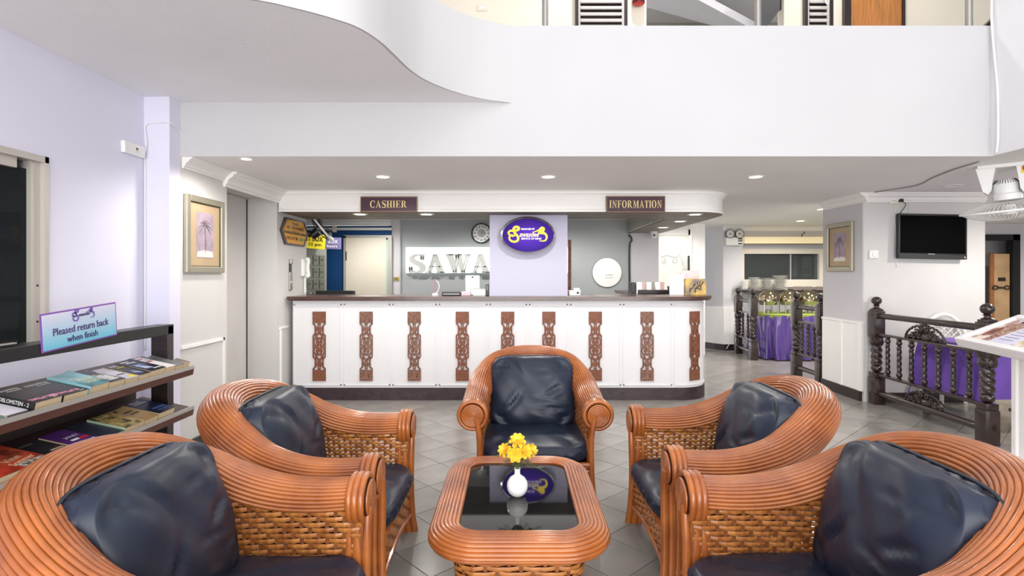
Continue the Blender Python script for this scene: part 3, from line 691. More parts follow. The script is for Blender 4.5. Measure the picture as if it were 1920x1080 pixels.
def superbox(w, d, h, ex=.35, nu=56, nv=28, fn=None):               # rounded cushion volume
    def sp(x, e): return math.copysign(abs(x)**e, x)
    def P(u, v):
        th, ph = 2*PI*u, -PI/2+PI*v
        p = Vector((w/2*sp(math.cos(ph), ex)*sp(math.cos(th), ex), d/2*sp(math.cos(ph), ex)*sp(math.sin(th), ex), h/2*sp(math.sin(ph), ex)))
        return fn(p) if fn else p
    return P
def cushion_mesh(name, w, d, h, seed, crease, bulge):
    bm = bmesh.new(); bmesh.ops.create_cube(bm, size=1)
    bmesh.ops.subdivide_edges(bm, edges=bm.edges[:], cuts=30, use_grid_fill=True)
    rnd = random.Random(seed); cr = []
    for k in range(crease):
        sx = rnd.choice((-1, 1)); x0 = sx*rnd.uniform(.25, .5); z0 = rnd.uniform(-.5, .5) 
        a = math.atan2(-z0+rnd.uniform(-.3, .3), -x0+rnd.uniform(-.2, .2)); cr.append((x0, z0, a, rnd.uniform(.22, .45), rnd.uniform(.5, 1.1)))
    for v in bm.verts:
        c = v.co.copy(); p = Vector((c.x*2, c.y*2, c.z*2))
        # cube -> superellipsoid-ish: pull corners in plan (x, z) and bulge along y
        n = 5.5; m = (abs(p.x)**n+abs(p.z)**n)**(1/n); mx = max(abs(p.x), abs(p.z), 1e-6); f = mx/m
        x, z = p.x*f, p.z*f
        rad = min(1, (abs(p.x)**3.2+abs(p.z)**3.2)**(1/3.2))
        edge = 1-rad**4
        y = p.y*(.62+bulge*max(0, edge)**.7)
        side = 1+.06*(1-abs(p.y)**2)                                  # gusset bows outwards
        X, Z = x*w/2*side, z*h/2*side; Y = y*d/2
        wr = 0
        for (cx, cz, a, ln, am) in cr:
            dx, dz = x/2-cx, z/2-cz; al = dx*math.cos(a)+dz*math.sin(a); pe = -dx*math.sin(a)+dz*math.cos(a)
            if 0 <= al <= ln: wr -= am*.011*math.exp(-(pe/.022)**2)*math.sin(PI*al/ln)**.6; wr += am*.006*math.exp(-((pe-.045)/.03)**2)*math.sin(PI*al/ln)
        wr += .004*math.sin(x*5+seed)*math.cos(z*4.2+seed)+.0025*math.sin(x*11+z*7+seed)
        if p.y < -.4: Y += -wr
        elif abs(p.y) < .6:
            g_ = .0035*math.sin(math.atan2(z, x)*34+seed); X += g_*x; Z += g_*z
        v.co = Vector((X, Y, Z))
    me = bpy.data.meshes.new(name); bm.to_mesh(me); bm.free(); me.materials.append(M_leath); shade(me); return me
def make_chair(label):
    t = thing('rattan_armchair', label, 'armchair', group='rattan armchairs around the coffee table')
    rim = ob('top_rim', MB().tube(rim_c, [rim_r(i)-.007 for i in range(81)], 20), M_ratd, t, smooth=True)
    angs = [R(-62+(186+62)*k/24) for k in range(25)]
    for a in angs:
        pr = .0083
        ob('rattan_pole', MB().tube([rim_pt(i, a) for i in range(0, 81)], pr, 7), M_rat, rim, smooth='all')
    # scroll ends, hoops and front legs
    for s in (-1, 1):
        i0 = 0 if s < 0 else 80; c = rim_c[i0]; y = c.y
        sc = MB(); r0 = rim_r(i0)
        sc.lathe([(r0-.002, 0), (r0-.002, .012), (.001, .012)], 32, Matrix.Translation((c.x, y, c.z)) @ Matrix.Rotation(PI/2, 4, 'X'), cap=False)
        e = ob('scroll_end', sc, M_ratd, t, smooth=True)
        for k in range(6):
            rk = .008+k*(r0-.014)/5.3
            ob('scroll_coil', MB().tube([(c.x+rk*math.cos(2*PI*q/36), y-.012, c.z+rk*math.sin(2*PI*q/36)) for q in range(36)], .0066, 6, closed=True), M_rat, e, smooth='all')
        for k, yy in enumerate((.004, .026, .046)):
            rh = r0+.011
            ob('scroll_hoop', MB().tube([(c.x+rh*math.cos(2*PI*q/40), y+yy, c.z+rh*math.sin(2*PI*q/40)) for q in range(40)], .0125 if k != 1 else .014, 8, closed=True), M_rat, e, smooth='all')
        lg = MB()
        for k, (yy, xx, rr_) in enumerate(((-.012, 0, .017), (.02, -.004, .019), (.048, -.008, .015))):
            pts = catmull([(s*(.338+xx), y+yy+.004, .53), (s*(.322+xx), y+yy+.004, .42), (s*(.322+xx), y+yy+.006, .25), (s*(.332+xx), y+yy+.0, .10), (s*(.345+xx), y+yy-.012, 0)], 6)
            lg.tube(pts, rr_, 10)
        ob('front_leg', lg, M_rat, t, smooth=True)
        ob('rear_leg', MB().tube(catmull([(s*.235, .205, .40), (s*.24, .22, .2), (s*.255, .245, .0)], 6), .02, 10), M_rat, t, smooth=True)
    ws, ss = MB(), MB(); weave(ws, ss, chair_surf, chair_zt, 66, .10, .0195)
    ob('wicker_weave', ws, M_wick, t, kind='stuff', fix=False); ob('wicker_stake', ss, M_wickd, t, kind='stuff', fix=False)
    ob('lower_rail', MB().tube(bot_edge, .013, 8), M_rat, t, smooth='all')
    # apron under the seat, arched below
    def ap(s, z): return Vector((-.31+.62*s, -.425, z))
    ws, ss = MB(), MB(); weave(ws, ss, ap, lambda s: .262, 18, .12, .0195)
    ob('apron_weave', ws, M_wick, t, kind='stuff', fix=False); ob('apron_stake', ss, M_wickd, t, kind='stuff', fix=False)
    ob('apron_rail', MB().tube([(-.31+.62*k/20, -.43, .10+.035*math.sin(PI*k/20)) for k in range(21)], .011, 8).tube([(-.32, -.43, .268), (.32, -.43, .268)], .014, 8), M_rat, t, smooth=True)
    ob('seat_deck', MB().bbox(-.305, -.42, .235,   .305, .21, .268, .004), M_ratd, t)
    # cushions
    sm = cushion_mesh('seat_cushion', .62, .135, .70, 3, 5, .42)
    for v in sm.vertices: x, y, z = v.co; v.co = Vector((x, z, -y))
    sm.flip_normals()
    ob('seat_cushion', sm, None, t, loc=(0, -.095, .325))
    w_, d_, h_ = .535, .225, .455
    bmesh_ = cushion_mesh('back_cushion', w_, d_, h_, 5, 11, .44)
    rx = R(-17)
    bc = ob('back_cushion', bmesh_, None, t, loc=(0, .105, .572), rot=(rx, 0, 0))
    def loop(yc, kx):
        pts = []
        for q in range(80):
            a = 2*PI*q/80; n = 5.5; cx, sx = math.cos(a), math.sin(a); m = (abs(cx)**n+abs(sx)**n)**(1/n)
            pts.append((cx/m*w_/2*kx, yc, sx/m*h_/2*kx))
        return pts
    ob('cushion_piping', MB().tube(loop(.022, 1.083), .006, 6, closed=True), M_leatp, bc, smooth='all')
    return t
ch0 = make_chair('rattan armchair facing the camera behind the coffee table, its back to the counter')
def put(c, x, y, rz, label=None):
    c.location = (x, y, 0); c.rotation_euler = (0, 0, rz)
    if label: c['label'] = label
put(ch0, pX(1004, 3.13), 3.57, 0)
OX = .455
put(copy_tree(ch0), -.515-OX+.0, 2.56, PI/2, 'far left rattan armchair beside the bookrack, facing right toward the table')
put(copy_tree(ch0), -.50-OX, 1.625, PI/2, 'near left rattan armchair in the left foreground, cut by the frame edge')
put(copy_tree(ch0), .625+OX, 2.66, -PI/2, 'far right rattan armchair facing left, before the dark railing')
put(copy_tree(ch0), .60+OX, 1.64, -PI/2, 'near right rattan armchair in the right foreground, cut by the frame edge')

# ------------------------------------------------------------------ coffee table
TX, TY, TZ = .022, 2.31, .44
tb = thing('coffee_table', 'low rattan coffee table with dark glass top between the armchairs', 'table', (TX, TY, 0))
def rrect(hx, hy, r, z, n=10):
    out = []
    for cx, cy, a0 in ((hx-r, hy-r, 0), (-hx+r, hy-r, 90), (-hx+r, -hy+r, 180), (hx-r, -hy+r, 270)):
        out += [Vector((cx+r*math.cos(R(a0+90*k/n)), cy+r*math.sin(R(a0+90*k/n)), z)) for k in range(n+1)]
    return out
ix_, iy_ = .228, .365
prof = [(0, TZ+.002), (.014, TZ+.006), (.028, TZ+.008), (.042, TZ+.008), (.056, TZ+.006), (.070, TZ+.002), (.083, TZ-.005), (.093, TZ-.015), (.099, TZ-.028), (.099, TZ-.042), (.091, TZ-.054), (.079, TZ-.062)]
rim = ob('table_rim', MB().grid(lambda u, v: (lambda L_, i: L_[i])(rrect(ix_+.008+.09*v, iy_+.008+.09*v, .09+.09*v, (TZ-.006) if v < .99 else TZ-.04), min(43, int(round(u*44)) % 44)), 44, 6, closeu=True), M_ratd, tb)
for e, z in prof:
    ob('rattan_pole', MB().tube(rrect(ix_+e, iy_+e, .085+e*.95, z), .0088, 8, closed=True), M_rat, rim, smooth='all')
ob('glass_top', MB().prism([(p.x, p.y) for p in rrect(ix_-.005, iy_-.005, .08, 0)], TZ-.012, TZ-.002), M_dglass, tb)
def loop_even(L_, n): return resample(L_+[L_[0]], n)
tb0, tb1 = loop_even(rrect(.215, .345, .09, .03), 161), loop_even(rrect(.25, .385, .09, TZ), 161)
def tsurf(s, z): return lerp_list(tb0, s).lerp(lerp_list(tb1, s), (z-.03)/(TZ-.03))
ws, ss = MB(), MB(); weave(ws, ss, tsurf, lambda s: TZ-.05, 54, .035, .0195)
ob('wicker_weave', ws, M_wick, tb, kind='stuff', fix=False); ob('wicker_stake', ss, M_wickd, tb, kind='stuff', fix=False)
ob('base_core', MB().add(rrect(.205, .335, .085, 0.0)+rrect(.24, .375, .085, TZ-.03), [(i, (i+1) % 44, 44+(i+1) % 44, 44+i) for i in range(44)]+[tuple(range(43, -1, -1)), tuple(range(44, 88))]), M_ratd, tb)
ob('base_rail', MB().tube(rrect(.22, .35, .095, .018), .016, 8, closed=True), M_rat, tb, smooth='all')

# vase with yellow flowers
vx, vy = pX(970, 2.28), 2.28
vs = thing('flower_vase', 'small round white vase standing on the glass coffee table', 'vase', (vx, vy, TZ-.002))
ob('vase_body', MB().lathe([(.016, 0), (.02, .001), (.034, .012), (.0425, .03), (.044, .045), (.041, .061), (.03, .077), (.018, .085), (.0125, .09), (.0115, .1), (.0125, .112), (.014, .115), (.0095, .115), (.009, .1)], 32), M_china, vs, smooth=True)
def flower(x, y, z, lab, tilt, s=1.0, az=0):
    t = thing('yellow_flower', lab, 'flower', (vx, vy, TZ+.10), group='yellow flowers in the white vase')
    ob('stem', MB().tube(catmull([(0, 0, 0), (x*.3, y*.3, z*.5), (x, y, z)], 6), .0018, 6), M_green, t, smooth=True)
    M = Matrix.Translation((x, y, z)) @ Matrix.Rotation(az, 4, 'Z') @ Matrix.Rotation(tilt, 4, 'X')
    for k in range(2):
        for q in range(7):
            a = 2*PI*q/7+k*.4; pm_ = MB(); ln = (.030-.008*k)*s
            def P(u, v):
                wd = .0095*s*math.sin(PI*(.12+.8*v))**.7*(1-.05*k); X = (u-.5)*2*wd*(1+.12*math.sin(v*9)); 
                return M @ Matrix.Rotation(a, 4, 'Z') @ Vector((X, .003+ln*v, .005+.012*v*(1-v)*2+(.008+.012*k)*v*v-.02*v*v*(0.3 if k == 0 else 0)+abs(X)*.25))
            pm_.grid(P, 5, 6)
            ob('petal', pm_, M_yel, t, smooth='all')
    ob('flower_heart', MB().lathe([(.001, .002), (.007*s, .004), (.006*s, .010), (.001, .013)], 10, M), mat('flower_heart', (214, 150, 24), .7), t, smooth=True)
flower(.0, -.012, .125, 'topmost yellow flower of the bunch in the white vase', R(35), 1.15)
flower(-.048, -.01, .088, 'leftmost yellow flower of the bunch in the white vase', R(55), .95, R(-40))
flower(-.008, -.03, .082, 'central low yellow flower facing the camera in the vase', R(75), 1.1)
flower(.03, -.015, .086, 'yellow flower at the right of the bunch in the vase', R(60), 1.0, R(30))
flower(.052, .0, .084, 'outermost right yellow flower of the bunch in the vase', R(55), .9, R(60))
fo = MB(); lf = MB(); rnd = random.Random(4)
for k in range(16):
    a = 2*PI*k/16+rnd.uniform(-.2, .2); ln = rnd.uniform(.04, .1); z1 = rnd.uniform(.0, .045)
    e = Vector((math.cos(a)*ln*1.15, math.sin(a)*ln*.5, z1)); pts = catmull([(0, 0, -.01), (e.x*.4, e.y*.4, z1*.7+.022), e], 5); fo.tube(pts, .0009, 5)
    for i in range(2, len(pts)):
        for sg_ in (-1, 1):
            d = Vector((-math.sin(a)*sg_*.8+math.cos(a)*.7, math.cos(a)*sg_*.8+math.sin(a)*.7, .35)).normalized()*.016; sd = Vector((0, 0, 1)).cross(d).normalized()*.0022
            p = pts[i]; lf.add([p, p+d*.5+sd, p+d, p+d*.5-sd], [(0, 1, 2, 3)])
fe = thing('fern_sprays', 'feathery green sprays under the yellow flowers in the vase', 'foliage', (vx, vy, TZ+.115))
ob('spray_stem', fo, M_green, fe); ob('spray_leaf', lf, M_green, fe, kind='stuff')
# ------------------------------------------------------------------ magazine rack and its books
XA, XB_, RY0, RY1 = -2.11, -2.44, 1.75, 3.60
zA1, zB1, zA2, zB2 = .752, .822, .487, .557
rk = thing('magazine_rack', 'dark rack with two sloping shelves of books against the left wall', 'rack', (-2.28, 2.7, 0))
def LR(mb): mb.v = [(v[0]+2.28, v[1]-2.7, v[2]) for v in mb.v]; return mb
def shelf_prism(za, zb, t=.02): return MB().prism([(XA, za), (XB_, zb), (XB_, zb-t), (XA, za-t)], RY0, RY1, 'y')
for za, zb in ((zA1, zB1), (zA2, zB2)):
    sh = ob('shelf', LR(shelf_prism(za, zb, .022)), M_kbrown, rk)
    ob('shelf_edge', LR(MB().box(XA-.002, RY0, za-.01, XA+.012, RY1, za+.011)), M_alu, sh)
    ob('shelf_valance', LR(MB().prism([(XA+.010, za-.0102), (XA-.006, za-.0102), (XA-.014, za-.05), (XA+.002, za-.05)], RY0, RY1, 'y')), mat('red_brown_laminate', (88, 46, 36), .35), sh)
ob('back_panel', LR(MB().box(XB_-.01, RY0, .12, XB_, RY1-.06, zB1-.03)), mat('rack_back_laminate', (44, 30, 30), .4), rk)
ob('bottom_shelf', LR(MB().box(XB_, RY0, .12, -2.2, RY1-.06, .15)), M_kbrown, rk)
for yy in (RY1-.045, RY0+.1):
    ob('post', LR(MB().bbox(-2.335, yy-.03, 0, -2.225, yy+.03, 1.03, .004)), M_dark, rk)
ob('top_rail', LR(MB().bbox(-2.335, RY0, .972, -2.225, RY1-.015, 1.036, .004)), M_black, rk)
# return notice on the rail
nt_ = thing('notice_board', 'turquoise and purple notice standing against the top rail of the bookrack', 'sign', (-2.218, 2.815, 1.098), (0, R(-4), PI/2))
W_, H_ = .49, .185
ob('panel', MB().box(-W_/2, .002, -H_/2, W_/2, .006, H_/2), mat('notice_purple_border', (134, 84, 172), .4), nt_)
mg = mat('notice_turquoise_print', (130, 204, 222), .35); nt2 = mg.node_tree; bs = nt2.nodes['Principled BSDF']
tc = nt2.nodes.new('ShaderNodeTexCoord'); sx_ = nt2.nodes.new('ShaderNodeSeparateXYZ'); mr = nt2.nodes.new('ShaderNodeMapRange'); rp = nt2.nodes.new('ShaderNodeValToRGB')
mr.inputs[1].default_value = -H_/2; mr.inputs[2].default_value = H_/2; nt2.links.new(tc.outputs['Object'], sx_.inputs[0]); nt2.links.new(sx_.outputs['Z'], mr.inputs[0]); nt2.links.new(mr.outputs[0], rp.inputs[0])
rp.color_ramp.elements[0].color = lin((92, 190, 214)); rp.color_ramp.elements[1].color = lin((222, 218, 236)); nt2.links.new(rp.outputs[0], bs.inputs['Base Color'])
ob('printed_face', MB().box(-W_/2+.008, .0, -H_/2+.007, W_/2-.008, .002, H_/2-.008), mg, nt_)
M_pt = mat('notice_purple_text', (70, 40, 104), .5)
write('Pleased return back', .36, .036, M_pt, nt_, (.0, -.001, -.005)); write('when finish', .2, .032, M_pt, nt_, (.0, -.001, -.052))
script_logo(.145, mat('notice_logo', (112, 92, 170), .5), M_pt, nt_, (.01, -.001, .056), (PI/2, 0, 0), .001)
# books
def shelf_z(x, za, zb): return za+(zb-za)*(x-XA)/(XB_-XA)
def cover_mat(name, cols, scale=3.0, rot=0, kind='noise', mix=None):
    if name in MATS: return MATS[name]
    m = bpy.data.materials.new(name); m.use_nodes = True; nt = m.node_tree; b = nt.nodes['Principled BSDF']; b.inputs['Roughness'].default_value = .35
    tc = nt.nodes.new('ShaderNodeTexCoord'); mp = nt.nodes.new('ShaderNodeMapping'); nt.links.new(tc.outputs['Object'], mp.inputs[0]); mp.inputs['Rotation'].default_value = (0, 0, R(rot))
    if kind == 'noise':
        t = nt.nodes.new('ShaderNodeTexNoise'); t.inputs['Scale'].default_value = scale; t.inputs['Detail'].default_value = 3
    else:
        t = nt.nodes.new('ShaderNodeTexWave'); t.bands_direction = 'Y'; t.inputs['Scale'].default_value = scale; t.inputs['Distortion'].default_value = 4
    nt.links.new(mp.outputs[0], t.inputs['Vector'])
    rp = nt.nodes.new('ShaderNodeValToRGB'); e = rp.color_ramp.elements; n = len(cols)
    lo, hi = (.32, .68) if kind == 'noise' else (0, 1)
    e[0].color = lin(cols[0]); e[0].position = lo; e[1].color = lin(cols[-1]); e[1].position = hi
    for i in range(1, n-1): q = e.new(lo+(hi-lo)*i/(n-1)); q.color = lin(cols[i])
    nt.links.new(t.outputs['Fac' if kind == 'noise' else 'Fac'], rp.inputs[0]); nt.links.new(rp.outputs[0], b.inputs['Base Color'])
    MATS[name] = m; return m
def book(label, y0, y1, ln, th, cover, shelf=1, spine=None, lift=0.0, yaw=0.0, gap=.012, texts=(), blocks=(), cat='book', dz=0.0, curl=0.0):
    za, zb = (zA1, zB1) if shelf == 1 else (zA2, zB2)
    sl = math.atan2(zb-za, XA-XB_); wd = y1-y0; x = XA-.004-gap; yc = (y0+y1)/2
    # local frame: x along +Y world (cover width), y up the slope toward the wall, z off the shelf
    t = thing('book' if cat == 'book' else 'magazine', label, cat, (x, yc, shelf_z(x, za, zb)+.0015+dz), (0, 0, 0), 'books on the upper shelf of the rack' if shelf == 1 else 'books on the lower shelf of the rack')
    t.rotation_euler = (Matrix.Rotation(PI/2+yaw, 3, 'Z') @ Matrix.Rotation(sl, 3, 'X')).to_euler()
    ct = .0012 if th > .006 else .0006
    ob('page_block', MB().box(-wd/2+.002, .002, ct, wd/2-.003, ln-.003, th-ct), M_page if th > .012 else M_paper, t)
    g = MB()
    def cv_(u, v, off): 
        q = lift*max(0, (u-.35)/.65)**2*(.4+.6*v) + curl*max(0, (v-.6)/.4)**2
        return Vector((-wd/2+wd*u, ln*v, th-ct+off+q))
    g.grid(lambda u, v: cv_(u, v, 0), 8, 8); g.grid(lambda u, v: cv_(u, v, ct), 8, 8)
    g.box(-wd/2, 0, 0, wd/2, ln, ct*.9); c = ob('cover', g, cover, t, fix=False)
    if spine: ob('spine', MB().bbox(-wd/2-.0015, 0, 0, -wd/2+.0025, ln, th+.0003, .0008), spine, t)
    for (tx, cx, cy, w_, h_, m_, r_) in texts:
        lx, ly = -wd/2+wd*cx, ln*cy
        if tx == '~':                                               # print too small to read: a row of short bars
            bb = MB(); W2, H2 = w_*wd, h_*ln*.7
            for q in range(6): bb.box(-W2/2+W2*q/6, -H2/2, 0, -W2/2+W2*(q+.72)/6, H2/2, .0003)
            ob('cover_print', bb, m_, t, loc=(lx, ly, th+.0006+lift*max(0, (cx+w_/2-.35)/.65)**2*(.4+.6*cy)), kind='stuff'); continue
        ob('lettering', fit_mesh(text_mesh(tx, .02, m_, extrude=.0001), w_*wd, h_*ln), None, t, loc=(lx, ly, th+.0006+lift*max(0, (cx+w_/2-.35)/.65)**2*(.4+.6*cy)), rot=(0, 0, R(r_)))
    for (a, b_, c_, d_, m_) in blocks:
        ob('cover_picture', MB().box(-wd/2+wd*a, ln*b_, th+.0001, -wd/2+wd*c_, ln*d_, th+.0007), m_, t)
    return t
MW = mat('print_white', (240, 240, 238), .5); MK = mat('print_black', (24, 24, 26), .5); MY = mat('print_yellow', (232, 216, 40), .5); MLB = mat('print_blue', (80, 120, 190), .5)
MCR = mat('print_cream', (232, 214, 170), .5)
bk = cover_mat('cover_black', [(34, 32, 36), (52, 50, 54)], 6)
book('magazine with a landscape photo and yellow strips, upper shelf left', 1.98, 2.30, .25, .006, cover_mat('cover_landscape', [(60, 70, 100), (150, 170, 190), (96, 110, 80), (230, 230, 235)], 9), cat='magazine',
     blocks=((.0, .62, 1, .98, mat('print_pale', (232, 232, 240), .4)), (.68, .10, .98, .2, MY), (.55, .42, .8, .5, MY), (.8, .8, .98, .86, MY)))
book('pale open leaflet sticking out behind the black book', 2.305, 2.415, .27, .004, cover_mat('cover_leaflet', [(214, 208, 220), (236, 234, 240)], 6), cat='magazine', curl=.02, gap=.03)
fl = cover_mat('cover_flower_strip', [(196, 130, 90), (236, 150, 190), (120, 70, 50), (60, 50, 60)], 40)
t = book('black paperback with white title on its thick spine, lying left of its twin', 2.425, 2.575, .215, .036, bk, spine=MK, texts=(('ILDBLOMSTEN', .42, .9, .8, .085, MW, 0), ('~', .55, .8, .5, .035, MW, 0), ('~', .8, .06, .16, .03, MW, 0)), blocks=((.05, .1, .98, .2, fl),))
ob('lettering', fit_mesh(text_mesh('ILDBLOMSTEN - 2', .02, MW, extrude=.0001), .15, .018), None, t, loc=(-.0768, .1, .018), rot=(PI/2, 0, -PI/2))
book('second black paperback with the same title, right of the one showing its spine', 2.58, 2.735, .215, .033, bk, spine=MK, texts=(('ILDBLOMSTEN', .42, .9, .8, .085, MW, 0), ('~', .55, .8, .5, .035, MW, 0), ('~', .8, .06, .16, .03, MW, 0)), blocks=((.0, .1, .8, .2, fl),))
book('teal paperback with curled cover and big pale title lettering', 2.742, 2.872, .225, .042, cover_mat('cover_teal', [(46, 70, 76), (110, 164, 172), (150, 196, 204)], 7), spine=mat('teal_spine', (140, 190, 196), .4), lift=.012, texts=(('ADLER', .55, .42, .75, .14, MCR, 0), ('OLSEN', .58, .24, .75, .14, MCR, 0), ('~', .3, .62, .3, .04, MCR, 0)))
book('dark paperback with a black and white portrait next to the teal one', 2.875, 2.99, .215, .038, cover_mat('cover_mono', [(18, 18, 22), (60, 60, 64), (214, 212, 206)], 14), texts=(('~', .6, .15, .6, .1, MW, 0),), blocks=((.05, .86, .4, .98, mat('print_navy', (40, 50, 110), .4)),))
book('pale lilac paperback with a pair of spectacles on its cover', 3.0, 3.10, .21, .03, cover_mat('cover_lilac', [(190, 184, 198), (214, 208, 220)], 5), blocks=((.3, .35, .9, .4, MK), (.55, .06, .95, .2, MY)))
book('black paperback with white and yellow title before the skeleton book', 3.105, 3.20, .22, .034, bk, lift=.004, texts=(('AVE', .4, .84, .6, .13, MW, 0), ('~', .55, .68, .6, .08, MY, 0)), blocks=((.3, .1, .95, .4, cover_mat('cover_bluefig', [(20, 24, 40), (70, 90, 140), (190, 200, 220)], 30)),))
book('blue black paperback with a pale skull figure and white title', 3.20, 3.335, .225, .04, cover_mat('cover_night', [(20, 20, 30), (34, 40, 66)], 5), lift=.006, texts=(('~', .35, .86, .5, .1, MW, 0), ('~', .45, .74, .6, .1, MW, 0), ('~', .7, .12, .5, .08, MW, 0)), blocks=((.2, .2, .9, .6, cover_mat('cover_skull', [(40, 50, 90), (110, 130, 180), (226, 228, 236)], 24)),))
book('white paperback with red print and a black round emblem on the upper shelf', 3.34, 3.435, .23, .036, cover_mat('cover_white', [(226, 222, 220), (240, 238, 236)], 5), texts=(('~', .5, .86, .5, .07, mat('print_red', (190, 60, 60), .5), 0), ('~', .45, .6, .7, .1, MATS['print_red'], 0), ('O', .7, .72, .22, .14, MK, 0)))
book('grey striped paperback with curled cover at the right of the upper shelf', 3.44, 3.52, .215, .03, cover_mat('cover_stripes', [(40, 40, 44), (150, 150, 150), (90, 90, 92)], 30, kind='wave'), lift=.012)
book('dark paperback with yellow page edge at the end of the upper shelf', 3.522, 3.59, .095, .03, cover_mat('cover_grime', [(60, 54, 52), (140, 120, 110), (90, 84, 84)], 20), blocks=((.1, 0.0, 1, .03, MY),), lift=.008)
# lower shelf
book('newspaper with small colour pictures at the left of the lower shelf', 1.98, 2.24, .26, .004, cover_mat('cover_news', [(60, 60, 70), (226, 224, 224), (240, 240, 240), (150, 60, 60)], 26), 2, cat='magazine', dz=0)
book('red paperback with a reclining woman and cream script title', 2.25, 2.52, .25, .03, cover_mat('cover_red', [(80, 24, 20), (190, 60, 40), (212, 90, 60), (40, 26, 22)], 6), 2, spine=mat('green_spine', (90, 140, 110), .4), texts=(('Vine', .62, .42, .34, .14, MCR, 12), ('Sommer', .68, .27, .5, .13, MCR, 12), ('~', .4, .92, .7, .07, mat('print_rust', (230, 140, 90), .5), 0)), blocks=((.22, .55, .5, .72, cover_mat('cover_face', [(30, 20, 18), (220, 170, 130)], 16)), (.5, .02, .98, .2, cover_mat('cover_txt', [(30, 30, 30), (225, 220, 205)], 60))))
book('black paperback with a pale knife blade on the lower shelf', 2.53, 2.67, .22, .02, bk, 2, blocks=((.45, .3, .95, .36, mat('print_blade', (190, 160, 130), .4)),), texts=(('~', .4, .85, .5, .07, mat('print_dim', (120, 110, 104), .5), 0),))
book('purple paperback with white name lettering and a red patch', 2.68, 2.83, .215, .024, cover_mat('cover_purple', [(70, 30, 100), (104, 54, 140)], 5), 2, texts=(('JANET', .6, .55, .6, .12, MW, 0), ('~', .65, .16, .6, .11, MW, 0)), blocks=((.62, .32, .95, .42, mat('print_crimson', (204, 40, 50), .4)), (.3, .34, .6, .42, MW)))
book('plain dark blue book between the purple and olive ones', 2.84, 2.985, .23, .02, cover_mat('cover_slate', [(38, 44, 58), (48, 54, 70)], 3), 2)
book('olive paperback with a golden group picture and pale spine', 2.99, 3.15, .215, .03, cover_mat('cover_olive', [(40, 44, 30), (150, 128, 80), (206, 180, 110), (70, 66, 44)], 14), 2, spine=mat('sage_spine', (170, 190, 166), .4), texts=(('~', .45, .85, .6, .06, MCR, 0),))
book('tan paperback with brown lettering and curled cover', 3.155, 3.27, .22, .028, cover_mat('cover_tan', [(150, 116, 76), (206, 176, 124)], 5), 2, lift=.01, texts=(('~', .5, .66, .6, .09, mat('print_brown', (80, 50, 36), .5), 0), ('~', .55, .5, .6, .07, MATS['print_brown'], 0)), blocks=((.1, .84, .3, .96, MATS['print_brown']),))
book('navy paperback with silver and blue capital titles on the lower shelf', 3.275, 3.43, .225, .038, cover_mat('cover_navy', [(18, 22, 40), (30, 40, 72)], 4), 2, lift=.008, texts=(('MICHAEL', .45, .9, .6, .08, MW, 0), ('CONNELLY', .5, .78, .7, .08, MW, 0), ('MORKERE', .6, .3, .7, .1, MLB, 0), ('END NATTEN', .62, .16, .7, .07, MLB, 0)), blocks=((.72, .56, .9, .64, MCR),))

# ------------------------------------------------------------------ pictures on the walls
def picture(label, x, y0, y1, z0, z1, face):                        # face = +1 looks toward +X, -1 toward -X
    W_, H_ = y1-y0, z1-z0
    t = thing('framed_picture', label, 'picture', (x, (y0+y1)/2, (z0+z1)/2), (0, 0, PI/2 if face > 0 else -PI/2), 'palm tree pictures')
    bw = .048
    for nm, b in (('frame_side', (-W_/2, -H_/2, -W_/2+bw, H_/2)), ('frame_side', (W_/2-bw, -H_/2, W_/2, H_/2)), ('frame_top', (-W_/2+bw, H_/2-bw, W_/2-bw, H_/2)), ('frame_bottom', (-W_/2+bw, -H_/2, W_/2-bw, -H_/2+bw))):
        ob(nm, MB().bbox(b[0], -.032, b[1], b[2], -.002, b[3], .006), M_champ, t)
    mt = ob('mount', MB().box(-W_/2+bw, -.012, -H_/2+bw, W_/2-bw, -.004, H_/2-bw), mat('tan_mount', (186, 162, 128), .6, var=(3, .08)), t)
    pw_, ph_ = W_*.22, H_*.30
    ob('fillet', MB().box(-W_/2+bw, -.018, -H_/2+bw, -W_/2+bw+.006, -.01, H_/2-bw).box(W_/2-bw-.006, -.018, -H_/2+bw, W_/2-bw, -.01, H_/2-bw).box(-W_/2+bw, -.018, H_/2-bw-.006, W_/2-bw, -.01, H_/2-bw).box(-W_/2+bw, -.018, -H_/2+bw, W_/2-bw, -.01, -H_/2+bw+.006), mat('dark_fillet', (70, 60, 50), .4), mt)
    pr = ob('art_print', MB().box(-pw_, -.014, -ph_, pw_, -.011, ph_), mat('mauve_print', (176, 158, 172), .6, var=(14, .18)), t)
    tr = MB(); tr.tube([(.004*math.sin(k*.5), -.0145, -ph_*.75+ph_*1.2*k/10) for k in range(11)], .0045, 6)
    cz = ph_*.45
    for a in (10, 40, 70, 110, 140, 170, 200, -20):
        l_ = pw_*.78; tr.tube([(l_*q*math.cos(R(a)), -.0145, cz+l_*q*math.sin(R(a))-l_*.5*q*q) for q in (0, .33, .66, 1)], [.004, .005, .004, .001], 6)
    ob('palm_tree', tr, mat('palm_ink', (120, 104, 112), .7), pr)
    ob('palm_sand', MB().prism([(-pw_*1.0, -ph_*.98), (pw_*1.0, -ph_*.98), (pw_*.9, -ph_*.72), (0, -ph_*.66), (-pw_*.9, -ph_*.74)], -.0155, -.014, 'y'), mat('print_sand', (222, 214, 204), .7), pr)
picture('silver framed palm tree print on the left wall before the lift', XW+.0, 4.05, 4.58, 1.375, 1.965, 1)
picture('silver framed palm tree print on the grey side of the television pillar', xt0-.012, 5.99, 6.5, 1.40, 1.95, -1)
